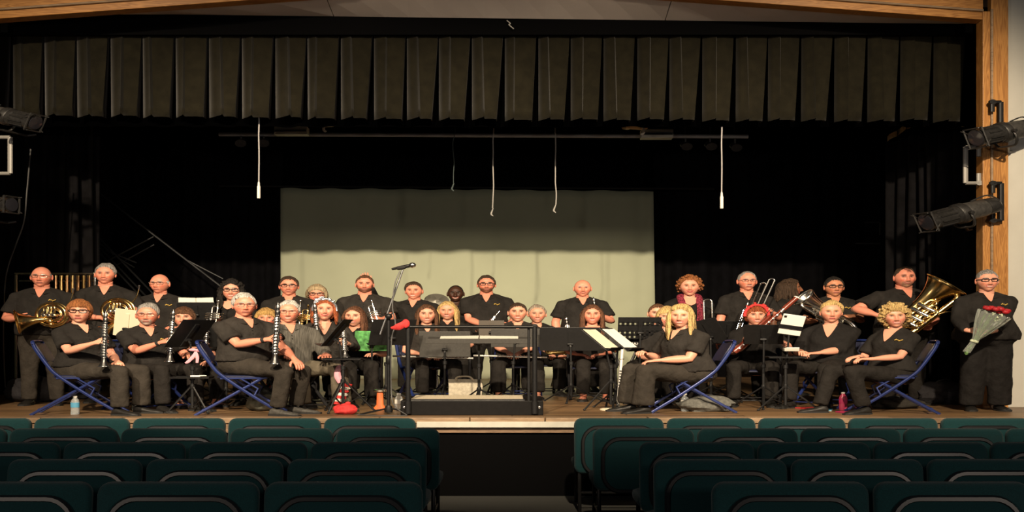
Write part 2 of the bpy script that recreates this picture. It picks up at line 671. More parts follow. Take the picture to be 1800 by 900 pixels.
# pipe the backcloth is tied to
mb = MB()
mb.tube([(xs0 - 1.2, BACK + .02, zt0 + .05), (xs1 + 1.2, BACK + .02, zt1 + .05)], .025, 8)
tag(mb.build('batten_pipe', M_STEEL_BLK, None, None, wide=1), 'black pipe holding the top of the pale screen', 'pipe')

drape('back_curtain', (-9.2, 20.4), (at(488, 0, 20).x, 20.4), STG, at(0, 425, 20.4).z + 3.2, 13, .10, M_DRAPE, 'black back curtain left of the pale screen', seed=1)
drape('back_curtain', (at(1152, 0, 20).x, 20.4), (9.2, 20.4), STG, at(0, 425, 20.4).z + 3.2, 14, .10, M_DRAPE, 'black back curtain right of the pale screen', seed=2)
drape('leg_curtain', (at(-60, 0, 14.6).x, 14.3), (at(178, 0, 15.6).x, 15.6), STG, 6.4, 9, .09, M_DRAPE2, 'dark side curtain at the left behind the horn players', seed=3)
drape('leg_curtain', (at(1562, 0, 15.6).x, 15.6), (at(1716, 0, 13.9).x, 13.9), STG, at(0, 222, 14.4).z, 8, .10, M_DRAPE2, 'dark side curtain at the right behind the tuba player', seed=5)
# tan wavy strip, painted warm light along the top of the right side curtain
mb = MB()
a0, a1, a2 = at(1556, 246, 15.5), at(1600, 218, 15.0), at(1702, 218, 13.95)
pts_ = []
for i in range(31):
    t = i / 30
    p = a0.lerp(a1, t / .3) if t < .3 else a1.lerp(a2, (t - .3) / .7)
    pts_.append(p + Vector((0, -.10 + .05 * math.sin(i * 1.9), .012 * math.sin(i * 1.3))))
rs = []
for p in pts_:
    rs.append([p + Vector((0, -.01, -.045)), p + Vector((0, .01, -.045)), p + Vector((0, .01, .04)), p + Vector((0, -.01, .04))])
mb.rings(rs)
tag(mb.build('lit_curtain_top', mat('lit_strip_tan', (.30, .18, .08), .8, 0, .3, 30), None, None, wide=1), 'tan wavy strip standing in for the lit top of the right side curtain', 'trim')

# ------------------------------------------------------------------ overhead rigging
PY = 15.2


def pipe(name, p, q, r, label, m=M_STEEL_BLK, cat='pipe'):
    mb = MB()
    c = (p + q) / 2
    mb.tube([p - c, q - c], r, 8)
    return tag(mb.build(name, m, None, c, wide=1), label, cat)


M_PIPEGREY = mat('grey_pipe', (.30, .30, .31), .5, .0)
def hung_pipe(p, q, r_, label):
    o = pipe('batten_pipe', p, q, r_, label, M_PIPEGREY)
    for f_ in (.08, .92):
        mb = MB()
        c_ = p.lerp(q, f_) - o.location
        mb.tube([c_, Vector((c_.x, c_.y, 7.7 - o.location.z))], .006, 6)
        mb.build('hanger_wire', M_STEEL_BLK, o, None, wide=1)
    return o


hung_pipe(at(380, 216, PY), at(1180, 219, PY), .028, 'upper lighting pipe under the valance')
hung_pipe(at(385, 236, PY), at(1315, 240, PY), .030, 'lower lighting pipe under the valance')
hung_pipe(at(180, 209, PY + .6), at(400, 213, PY + .6), .015, 'thin pipe at the upper left of the stage')


def strip_box(px0, py0, px1, py1, d, m, label):
    a, b = at(px0, py0, d), at(px1, py1, d)
    c = (a + b) / 2
    r = thing('border_light', c, label, 'stage light')
    w, h = abs(b.x - a.x), abs(a.z - b.z)
    mb = MB()
    mb.box((0, 0, 0), (w, .18, h))
    mb.build('housing', m, r, None, smooth=False, wide=1, bevel=.008)
    mb = MB()
    mb.box((0, -.10, -h * .1), (w * .94, .03, .02))
    mb.build('rim', M_FIXT, r, None, smooth=False, wide=1)
    for s in (-.35, .35):
        mb = MB()
        mb.tube([(w * s, 0, h / 2), (w * s, 0, 7.7 - c.z)], .012, 6)
        mb.build('hanger', M_FIXT, r, None, wide=1)


M_GREYBOX = mat('grey_housing', (.42, .41, .36), .55)
strip_box(484, 224, 542, 238, PY - .15, M_GREYBOX, 'grey strip light box under the valance left of centre')
strip_box(1126, 229, 1182, 244, PY - .15, M_GREYBOX, 'grey strip light box under the valance right of centre')


def fresnel(px, py, d, label, flip=1):
    """small stage lantern, tan coloured, hung from the pipe"""
    c = at(px, py, d)
    r = thing('stage_lantern', c, label, 'stage light')
    mt = mat('tan_lantern', (.75, .52, .28), .5, .0)
    mb = MB()
    mb.lathe([(.05, -.13), (.07, -.11), (.075, .05), (.085, .07), (.085, .11), (.07, .11)], (0, 0, 0), (flip, -.35, .05), 14)
    mb.build('body', mt, r, None, wide=WIDE)
    mb = MB()
    mb.tube(smooth_path([(-.02 * flip, -.08, -.03), (-.07 * flip, -.09, -.05), (-.08 * flip, -.08, -.13), (-.06 * flip, -.06, -.16)]), .014, 6)
    mb.build('cable', M_WHITEP, r, None, wide=WIDE)
    mb = MB()
    mb.tube([(0, -.11, 0), (0, -.11, .13), (0, .11, .13), (0, .11, 0)], .010, 6)
    mb.tube([(0, 0, .13), (0, 0, 7.7 - c.z)], .012, 6)
    mb.build('yoke', M_FIXT, r, None, wide=WIDE)


fresnel(585, 214, 14.6, 'tan stage lantern under the valance left of centre', 1)
fresnel(1116, 219, 14.6, 'tan stage lantern under the valance right of centre', -1)
for i, (px, py) in enumerate(((424, 246), (464, 246), (1205, 252), (1248, 252), (1292, 254))):
    c = at(px, py, PY)
    r = thing('dark_lantern', c, ['small dark lantern leftmost under the lower pipe', 'small dark lantern beside the left hanging microphone cord',
                                  'small dark lantern left of the right hanging microphone cord', 'small dark lantern beside the right hanging microphone cord',
                                  'small dark lantern rightmost under the lower pipe'][i], 'stage light')
    mb = MB()
    mb.lathe([(.03, -.08), (.05, -.06), (.05, .06), (.06, .08), (.045, .08)], (0, 0, -.03), (.1, -1, -.5), 12)
    mb.build('body', M_FIXT, r)
    mb = MB()
    mb.tube([(0, 0, 0), (0, 0, 7.7 - c.z)], .012, 6)
    mb.build('clamp', M_FIXT, r)


def hanging(px, y0, y1, d, r, m, label, wob=0.0, name='hanging_cord', seed=0):
    rn = random.Random(seed)
    a, b = at(px, y0, d), at(px, y1, d)
    a.z = 7.7
    n = 24
    pts = [a.lerp(b, i / n) - b + Vector((rn.uniform(-wob, wob) * (i > 1), 0, 0)) for i in range(n + 1)]
    mb = MB()
    mb.tube(smooth_path(pts, 3), r, 6)
    return mb, b


for px, y0, y1, lab in ((455, 200, 322, 'white hanging microphone on a cord at the left'), (1268.5, 205, 340, 'white hanging microphone on a cord at the right')):
    mb, b = hanging(px, y0, y1, 13.4, .009, None, '', .004)
    r = thing('hanging_microphone', b, lab, 'microphone')
    mb.build('cord', mat('grey_cord', (.45, .44, .44), .6), r, None, wide=1)
    mb = MB()
    mb.lathe([(.012, .02), (.018, 0), (.02, -.03), (.028, -.05), (.029, -.19), (.026, -.205), (.012, -.205)], (0, 0, 0), (0, 0, 1), 14)
    mb.build('microphone_body', M_WHITEP, r, None, wide=.85)
M_TWINE = mat('grey_twine', (.35, .34, .32), .8)
for px, y0, y1, w_, lab in ((867, 206, 366, .012, 'frayed grey rope hanging in front of the pale screen, left of the pair'), (977, 210, 360, .012, 'frayed grey rope hanging in front of the pale screen, right of the pair'), (798, 248, 322, .018, 'short dark rope hanging above the pale screen')):
    mb, b = hanging(px, y0, y1, 14.9, .010 if px != 798 else .006, None, '', w_, seed=int(px))
    mb.tube(smooth_path([(0, 0, 0), (-.02, 0, -.05), (-.03, -.01, -.09), (.0, -.01, -.12)]), [.008, .012, .014, .006], 6)
    tag(mb.build('hanging_rope', M_TWINE if px != 798 else mat('dark_cord', (.05, .07, .07), .7), None, b, wide=1), lab, 'rope')
# cable draped down the left side curtain
mb = MB()
pp = [at(54, 262, 13.6), at(47, 340, 13.6), at(42, 390, 13.6), at(28, 430, 13.6), at(14, 470, 13.6), at(8, 510, 13.6), at(6, 600, 13.6), at(10, 700, 13.6)]
mb.tube([p - pp[0] for p in smooth_path(pp)], .010, 6)
tag(mb.build('hanging_cable', mat('grey_cable', (.10, .10, .10), .5), None, pp[0], wide=1), 'grey cable hanging in front of the left side curtain', 'cable')
# frayed strings at the soffit
for px, py, lab in ((886, 4, 'scrap of white string at the soffit'), (897, 44, 'scrap of grey string below the soffit edge')):
    c = at(px, py, SOFY - .06)
    mb = MB()
    mb.tube(smooth_path([(-.03, 0, .06), (.0, 0, .02), (-.01, -.01, .0), (.03, 0, -.05)]), .006, 5)
    tag(mb.build('string_scrap', M_TWINE, None, c), lab, 'string')

# aluminium scaffold ladder leaning at the rear left
r = thing('scaffold_frame', at(280, 700, 18.2), 'dark metal scaffold leaning behind the left side of the band', 'scaffold')
M_ALU = mat('dull_aluminium', (.045, .047, .05), .5, .4)


def bars(name, segs, rad):
    for (a, b) in segs:
        mb = MB()
        o_ = r.location
        mb.tube([at(*a) - o_, at(*b) - o_], rad, 6)
        mb.build(name, M_ALU, r, None, wide=1)


bars('rail', [((178, 342, 18.2), (600, 666, 18.2)), ((176, 420, 18.2), (420, 672, 18.2)), ((176, 436, 18.4), (400, 671, 18.4)), ((176, 446, 18.2), (390, 672, 18.2))], .018)
bars('brace', [((270, 416, 18.2), (190, 458, 18.2)), ((271, 430, 18.4), (205, 466, 18.4)), ((176, 428, 18.2), (200, 448, 18.2)), ((186, 440, 18.2), (240, 462, 18.2)), ((212, 456, 18.2), (236, 470, 18.2)), ((330, 458, 18.2), (392, 490, 18.3))], .013)
# small junction box with a shelf at the right rear
r = thing('wall_bracket', at(1525, 410, 18.5), 'thin metal bracket on the dark right rear wall', 'bracket')
o_ = r.location
bars('bar', [((1520, 391, 18.5), (1547, 391, 18.5)), ((1547, 391, 18.5), (1547, 413, 18.5)), ((1504, 428, 18.5), (1548, 428, 18.5))], .016)

# ------------------------------------------------------------------ ellipsoidal spotlights on the proscenium
M_FIXL = mat('fixture_grey', (.055, .052, .048), .45, .3, .3, 30)


def ellipsoidal(p0, p1, label, rad=.085):
    """p0 lens end, p1 rear end"""
    c = (p0 + p1) / 2
    rt = thing('stage_spotlight', c, label, 'stage light')
    ax = (p1 - p0)
    ax.x /= WIDE
    L = ax.length
    ax.normalize()
    o = -ax * (L / 2)

    def part(nm, m, prof, seg=18):
        mb = MB()
        mb.lathe([(a * rad, b * L) for a, b in prof], o, ax, seg)
        return mb.build(nm, m, rt)
    part('lens_tube', M_FIXT, [(1.02, 0), (1.02, .10), (.95, .11), (.95, .34), (1.1, .35), (1.1, .40)])
    mb = MB()
    up = perp(ax, Vector((0, 0, 1)))
    sd = ax.cross(up)
    for k in range(10):
        a = 2 * math.pi * k / 10
        e = up * math.cos(a) + sd * math.sin(a)
        mb.tube([o + ax * (.12 * L) + e * rad * 1.0, o + ax * (.34 * L) + e * rad * 1.0], .010, 5)
    mb.build('cooling_fin', M_FIXT, rt)
    part('shutter_body', M_FIXT, [(1.15, .40), (1.25, .42), (1.25, .50), (1.05, .52)])
    part('lamp_house', M_FIXL, [(1.05, .52), (1.1, .54), (1.05, .78), (.9, .80)])
    part('rear_cap', M_FIXT, [(.95, .80), (1.0, .82), (.95, .93), (.6, .97), (.4, 1.0)])
    mb = MB()
    mb.lathe([(rad * .2, .015 * L), (rad * .9, .02 * L), (rad * .9, .03 * L)], o - ax * .02, ax, 16)
    mb.build('lens', M_DARKGLASS, rt)
    mb = MB()     # colour frame holder
    for s in (up, -up, sd, -sd):
        t2 = ax.cross(s)
        mb.tube([o + s * rad * 1.15 - t2 * rad * 1.15, o + s * rad * 1.15 + t2 * rad * 1.15], .009, 5)
        mb.tube([o + s * rad * 1.15 + t2 * rad * 1.1 - ax * .03, o + s * rad * 1.0 + ax * .05 + t2 * rad * .4], .006, 5)
    mb.build('gel_frame', M_FIXT, rt)
    mb = MB()
    b0 = o + ax * (.46 * L)
    mb.tube(smooth_path([b0 - sd * rad * 1.3, b0 - sd * rad * 1.4 - up * .08, b0 - up * .16 - sd * rad, b0 - up * .17, b0 - up * .16 + sd * rad, b0 + sd * rad * 1.4 - up * .08, b0 + sd * rad * 1.3]), .012, 6)
    mb.build('yoke', M_FIXT, rt)
    mb = MB()
    mb.tube([b0 - up * .17, b0 - up * .18 + Vector((.10, .30, 0)), b0 - up * .16 + Vector((.16, PRO - c.y - .06, 0))], .014, 6)
    mb.build('clamp_arm', M_FIXT, rt)
    mb = MB()
    mb.lathe([(.02, -.02), (.022, .03)], b0 + sd * rad * 1.3, sd, 8)
    mb.lathe([(.02, -.02), (.022, .03)], b0 - sd * rad * 1.3, -sd, 8)
    mb.build('yoke_knob', M_FIXT, rt)
    mb = MB()
    mb.tube(smooth_path([o + ax * (L * .98), o + ax * (L * 1.02) + up * .04, o + ax * (L * .9) + up * .13, o + ax * (L * .66) + up * .11]), .008, 6)
    mb.build('power_cable', M_RUBBER, rt)


ellipsoidal(at(1716, 243, PRO - .55), at(1815, 222, PRO - .35), 'black stage spotlight on the right oak post, upper one', .10)
ellipsoidal(at(1628, 391, PRO - .55), at(1756, 358, PRO - .30), 'black stage spotlight on the right oak post, lower one', .10)
ellipsoidal(at(62, 216, PRO - .5), at(-40, 192, PRO - .3), 'black stage spotlight at the upper left edge', .085)
ellipsoidal(at(20, 360, PRO - .5), at(-90, 362, PRO - .3), 'black stage spotlight at the left edge, only its front end visible', .085)


def bracket(p, h, w, label, m):
    rt = thing('mounting_bracket', p, label, 'bracket')
    for z in (h / 2, -h / 2):
        mb = MB()
        mb.tube([(-w / 2, 0, z), (w / 2, 0, z)], .022, 8)
        mb.build('arm', m, rt)
    mb = MB()
    mb.tube([(w / 2, 0, -h / 2), (w / 2, 0, h / 2)], .022, 8)
    mb.tube([(-w / 2, 0, h / 2), (-w / 2, 0, h / 2 - .12)], .02, 8)
    mb.tube([(-w / 2, 0, -h / 2), (-w / 2, 0, -h / 2 + .12)], .02, 8)
    mb.build('upright', m, rt)
    mb = MB()
    for z in (h / 2, -h / 2):
        mb.lathe([(.03, -.02), (.035, 0), (.03, .02)], (-w / 2, 0, z), (0, 1, 0), 10)
    mb.build('flange', m, rt)


bracket(at(1752, 208, PRO - .16), .40, .07, 'black pipe bracket on the right oak post, upper one', M_STEEL_BLK)
bracket(at(1753, 355, PRO - .16), .46, .07, 'black pipe bracket on the right oak post, lower one', M_STEEL_BLK)
bracket(at(1709, 290, PRO - .02), .45, -.11, 'white metal bracket inside the right oak post', mat('off_white_metal', (.30, .29, .27), .5, .3))
bracket(at(4, 273, PRO - .05), .45, .13, 'white metal bracket at the left edge', MATS['off_white_metal'])

# ------------------------------------------------------------------ audience chairs


def rrect(w, h, r, n=5, zc=0.0):
    """rounded rectangle outline in x,z; counter-clockwise"""
    pts = []
    for cx, cz, a0 in ((w / 2 - r, h / 2 - r, 0), (-w / 2 + r, h / 2 - r, 90), (-w / 2 + r, -h / 2 + r, 180), (w / 2 - r, -h / 2 + r, 270)):
        for i in range(n + 1):
            a = R(a0 + 90 * i / n)
            pts.append((cx + r * math.cos(a), cz + r * math.sin(a) + zc))
    return pts


def pad(mb, w, h, r, y0, y1, edge, zc=0.0, tilt=0.0):
    """padded rounded slab between y0 (front) and y1 (rear)"""
    rs = []
    for y, ins in ((y0, edge), (y0 + (y1 - y0) * .12, edge * .3), (y0 + (y1 - y0) * .35, 0), (y0 + (y1 - y0) * .65, 0), (y0 + (y1 - y0) * .88, edge * .3), (y1, edge)):
        rs.append([Vector((px_, y + tilt * (pz_ - zc), pz_)) for px_, pz_ in rrect(w - 2 * ins, h - 2 * ins, max(r - ins, .01), 5, zc)])
    mb.rings(rs)


def make_hall_chair():
    CW, CH = .93, .93
    rt = thing('hall_chair', (0, 0, 0), 'chair', 'chair', 'upholstered hall chairs in rows')
    tl = .10
    zc, bh = .655, .55
    mb = MB()
    pad(mb, CW - .015, bh, .075, 0, .085, .028, zc, tl)
    mb.build('back_cushion', M_TEAL, rt, None, wide=1, angle=0)
    mb = MB()
    pad(mb, CW - .20, bh - .10, .15, -.026, .012, .012, zc - .045, tl)
    mb.build('back_shell', M_TEALD, rt, None, wide=1, angle=0)
    mb = MB()
    out = rrect(CW - .19, bh - .09, .155, 7, zc - .045)
    mb.tube([Vector((a, -.012 + tl * (b - zc), b)) for a, b in out] + [Vector((out[0][0], -.012 + tl * (out[0][1] - zc), out[0][1]))], .022, 6)
    mb.build('shell_trim', M_TRIM, rt, None, wide=1)
    mb = MB()
    # seat cushion: rounded slab lying flat
    rs = []
    for z, ins in ((.40, .03), (.415, .006), (.45, 0), (.475, .006), (.49, .04)):
        rs.append([Vector((a, b + .34, z)) for a, b in rrect(CW - .01 - 2 * ins, .56 - 2 * ins, .10 - ins, 5)])
    mb.rings(rs)
    mb.build('seat_cushion', M_TEAL, rt, None, wide=1, angle=0)
    for s in (-1, 1):
        xx = s * (CW / 2 - .06)
        mb = MB()
        mb.tube(smooth_path([(xx, .03, .62), (xx, .02, .45), (xx, .0, .20), (xx, -.03, .0)], 3), .019, 8)
        mb.build('leg', M_STEEL_BLK, rt, None, wide=1)
        mb = MB()
        mb.tube(smooth_path([(xx, .10, .40), (xx, .45, .40), (xx, .53, .36), (xx, .55, .0)], 3), .019, 8)
        mb.build('leg', M_STEEL_BLK, rt, None, wide=1)
        mb = MB()
        mb.tube([(xx, .0, .17), (xx, .54, .17)], .012, 6)
        mb.build('stretcher', M_STEEL_BLK, rt, None, wide=1)
    mb = MB()
    mb.tube([(-CW / 2 + .06, .0, .19), (CW / 2 - .06, .0, .19)], .012, 6)
    mb.build('crossbar', M_STEEL_BLK, rt, None, wide=1)
    return rt


ROWS = [  # rows from the stage: distance, left-block right edge px list, right-block left edge px list, pitch px left / right
    (9.95, [733, 565, 396, 227, 53], [1007, 1171, 1333, 1492, 1655], 'front row'),
    (8.90, [775, 586, 399, 206, 9], [1040, 1225, 1408, 1590, 1771], 'second row'),
    (7.80, [752, 541, 325, 103], [1122, 1332, 1537, 1744], 'third row'),
    (6.77, [743, 498, 248], [1147, 1391, 1632], 'fourth row'),
    (5.75, [746, 456, 160], [1250, 1537], 'nearest row'),
]
ORD = ['first', 'second', 'third', 'fourth', 'fifth']
proto_chair = None
PLATE = []
for d, le, ri, rname in ROWS:
    for block, es in (('left', le), ('right', ri)):
        n = len(es)
        for i, e in enumerate(es):
            pit = abs(es[1] - es[0]) if i + 1 >= n else abs(es[i + 1] - es[i])
            cxp = e - pit / 2 if block == 'left' else e + pit / 2
            if proto_chair is None:
                proto_chair = make_hall_chair()
                c = proto_chair
            else:
                c = copy_tree(proto_chair)
            c.location = ((cxp - 900) * d / F, d, 0)
            ws = pit * d / F / .945
            c.scale = (ws, 1, 1.0)
            if rname == 'fourth row' and block == 'left' and i < 2:
                PLATE.append(c)
            c['label'] = 'teal chair in the %s of the %s block, %s from the aisle' % (rname, block, ORD[i])
# small label plates on two chair backs
for ch, w, h, dx in ((PLATE[0], .20, .055, .0), (PLATE[1], .13, .03, .02)):
    mb = MB()
    mb.box((dx, -.030, .655 + .05), (w, .006, h))
    mb.build('label_plate', mat('label_plate', (.02, .022, .022), .4), ch, None, smooth=False, wide=1)

# ------------------------------------------------------------------ people
M_SKIN = vcol_mat('skin', 0.45, 0.04)


def cloth(name, c, bump=.9):
    return mat(name, tuple(q * 1.3 for q in c), .85, 0, .25, 9, bump, 13, .18)


C_BLACK = cloth('black_polo_cloth', (.013, .0115, .0105))
C_BLACK2 = cloth('washed_black_cloth', (.020, .0175, .0155))
C_KNIT = cloth('black_knit', (.0085, .0075, .0072))
C_GREYSTRIPE = mat('grey_striped_cloth', (.085, .080, .070), .9, 0, .45, 26, .5, 11, .15, (3.5, .4, .4))
C_TROUSER = cloth('black_trouser_cloth', (.011, .0095, .0085))
C_BROWNT = cloth('charcoal_trouser_cloth', (.026, .022, .018))
C_OLIVET = cloth('olive_grey_trouser_cloth', (.085, .072, .052))
C_SCARF = mat('paisley_scarf', (.20, .025, .045), .85, 0, .9, 45, .3, 30, .2)
M_SHOE = mat('black_shoe', (.012, .011, .010), .45, 0, .2, 40)
M_SHOEG = mat('grey_trainer', (.055, .052, .046), .7, 0, .4, 40)
M_GLASS = mat('spectacle_frame', (.015, .013, .012), .3)
M_WIRE = mat('wire_spectacle', (.25, .21, .17), .3, .8)

SKINS = {'fair': (.70, .33, .225), 'ruddy': (.70, .272, .180), 'tan': (.52, .225, .125), 'brown': (.24, .105, .058), 'dark': (.060, .026, .016)}

NPHI, NROW = 72, 58


def head_grid(hs, wide=1.0, chin=1.0, features=True):
    """returns arrays (rows, cols, 3) of a head about its centre, face to -y"""
    j = np.arange(NPHI)
    u = j / NPHI * 2 * np.pi
    phi = u - 0.38 * np.sin(u)                    # denser columns at the face
    i = np.arange(NROW)[:, None]
    thend = R(136) + R(20) * np.cos(phi)[None, :]
    th = (i / (NROW - 1)) * thend
    sx = np.sin(th) * np.sin(phi)[None, :]
    sy = -np.sin(th) * np.cos(phi)[None, :]
    sz = np.cos(th)
    low = np.clip(-sz, 0, 1)
    up = np.clip(sz, 0, 1)
    x = .0765 * sx * (1 - .36 * low ** 1.5) * (1 + .02 * up) * wide
    y = .098 * sy
    y = np.where(sy < 0, y * (1 + .06 * low), y * (1 - .25 * low)) + .0
    z = .119 * sz * np.where(sz < 0, 1 + .02 * chin, 1)
    # flatten the face a little
    y = np.where(y < -.078, -.078 + (y + .078) * .6, y)
    fw = np.clip((-sy - .05) / .45, 0, 1)
    fw = fw * fw * (3 - 2 * fw)
    if features:
        ax = np.abs(x)
        g = lambda a, s: np.exp(-(a / s) ** 2)
        nz = np.interp(z, [-.048, -.036, -.026, .018, .034], [0, .027, .031, .009, .0])
        d = nz * g(x, np.interp(z, [-.045, -.02, .02], [.0155, .011, .009]))
        d = d + .009 * g(ax - .012, .007) * g(z + .034, .008)
        d = d - .013 * g(ax - .031, .015) * g(z - .012, .011)
        d = d + .007 * g(z - .031, .008) * g(ax - .026, .022)
        d = d + .006 * g(ax - .043, .016) * g(z + .022, .017)
        d = d + .008 * g(x, .022) * g(z + .062, .011) - .0025 * g(x, .02) * g(z + .062, .0025)
        d = d + .009 * g(x, .022) * g(z + .100, .016)
        d = d - .004 * g(x, .03) * g(z + .080, .007)
        y = y - d * fw
    P = np.stack([x, y, z], -1) * hs
    return P, phi, th, fw


def head_colors(P, phi, fw, hs, skin, brow, beard, smile, lips=(.42, .12, .10), bald=False, eye=(.05, .035, .025)):
    x, z = P[..., 0] / hs, P[..., 2] / hs
    ax = np.abs(x)
    C = np.ones(P.shape) * np.array(skin)
    C *= (1 + .05 * np.sin(x * 130) * np.sin(z * 90))[..., None]

    def blend(m, col, s=1.0):
        nonlocal C
        m = np.clip(m, 0, 1)[..., None] * s
        C = C * (1 - m) + np.array(col) * m
    g = lambda a, s: np.exp(-(a / s) ** 2)
    red = np.array(skin) * np.array((1.05, .72, .66))
    blend(g(ax - .043, .02) * g(z + .028, .02) * fw, red, .8)
    blend(g(x, .014) * g(z + .030, .010) * fw, red, .7)
    fold_shade = np.array(skin) * .42  # shade painted into eye sockets, nose sides and the folds round the mouth
    blend(g(ax - .031, .019) * g(z - .015, .011) * fw, fold_shade, .6)
    blend(g(ax - .013, .005) * g(z - .004, .022) * fw, fold_shade, .28)
    blend(g(ax - .012, .008) * g(z + .042, .005) * fw, fold_shade, .45)
    blend(g(ax - .034 + .25 * (z + .05), .004) * g(z + .052, .018) * fw, fold_shade, .30)
    blend(g(x, .026) * g(z + .078, .004) * fw, fold_shade, .25)
    if beard is not None:
        bm = np.clip((-.040 - z) / .012, 0, 1) * (np.abs(phi)[None, :] * 0 + 1)
        cph = np.cos(phi)[None, :]
        bm = bm * np.clip((cph + .15) / .2, 0, 1)
        bm = np.maximum(bm, np.clip((.01 - z) / .02, 0, 1) * np.clip((ax - .056) / .008, 0, 1) * np.clip((cph + .1) / .1, 0, 1))
        if beard[3] == 'moustache':
            bm = np.clip(1 - np.abs(z + .048) / .009, 0, 1) * np.clip(1.6 - ax / .022, 0, 1) * 1.6
        elif beard[3] == 'goatee':
            bm = np.clip((-.040 - z) / .01, 0, 1) * np.clip((.044 - ax) / .01, 0, 1)
        blend(bm * fw ** .3, beard[:3], .85)
    # brows
    blend(np.clip(1.6 - np.abs(z - .031 + .25 * (ax - .03) ** 2 / .03) / .0045, 0, 1) * np.clip((.050 - ax) / .006, 0, 1) * np.clip((ax - .010) / .005, 0, 1) * (fw > .3), brow, .95)
    # eyes
    em = np.clip(1.5 - ((ax - .031) / .015) ** 2 - ((z - .013) / .0065) ** 2, 0, 1) * (fw > .3)
    blend(em, (.02, .014, .012), .85)
    blend(np.clip(1.3 - ((ax - .031) / .012) ** 2 - ((z - .0125) / .0045) ** 2, 0, 1) * (fw > .3), (.40, .35, .31), .85)
    blend(np.clip(1.5 - ((ax - .031) / .006) ** 2 - ((z - .013) / .006) ** 2, 0, 1) * (fw > .3), eye, .95)
    # mouth
    zc = -.064 + (9.5 if smile else 0.8) * x * x * 2
    mw = .031 if smile else .024
    blend(np.clip(1.6 - np.abs(z - zc) / .0082, 0, 1) * np.clip((mw - ax) / .004, 0, 1) * (fw > .3), lips, .95)
    if smile > 1:
        blend(np.clip(1.4 - np.abs(z - zc - .0003) / .0034, 0, 1) * np.clip((.022 - ax) / .005, 0, 1) * (fw > .3), (.72, .66, .58), .9)
    else:
        blend(np.clip(1.4 - np.abs(z - zc) / .0028, 0, 1) * np.clip((mw - ax) / .003, 0, 1) * (fw > .3), (.12, .03, .025), .8)
    # nostrils
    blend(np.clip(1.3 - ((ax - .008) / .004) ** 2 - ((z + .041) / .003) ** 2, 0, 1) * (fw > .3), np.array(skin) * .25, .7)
    return C


HAIRLINE = {
    'short': [(0, .088), (35, .085), (55, .056), (68, .020), (80, -.01), (95, -.028), (120, -.055), (180, -.085)],
    'receding': [(0, .108), (30, .104), (48, .078), (64, .03), (80, -.008), (95, -.025), (120, -.055), (180, -.08)],
    'bangs': [(0, .046), (30, .044), (48, .030), (60, -.01), (75, -.05), (100, -.08), (180, -.09)],
    'long': [(0, .084), (20, .080), (42, .058), (58, .010), (70, -.05), (85, -.09), (120, -.09), (180, -.09)],
    'bob': [(0, .060), (25, .055), (45, .030), (58, -.02), (70, -.07), (90, -.09), (180, -.095)],
    'pulled': [(0, .078), (30, .074), (50, .052), (66, .018), (80, -.005), (95, -.02), (120, -.06), (180, -.085)],
}


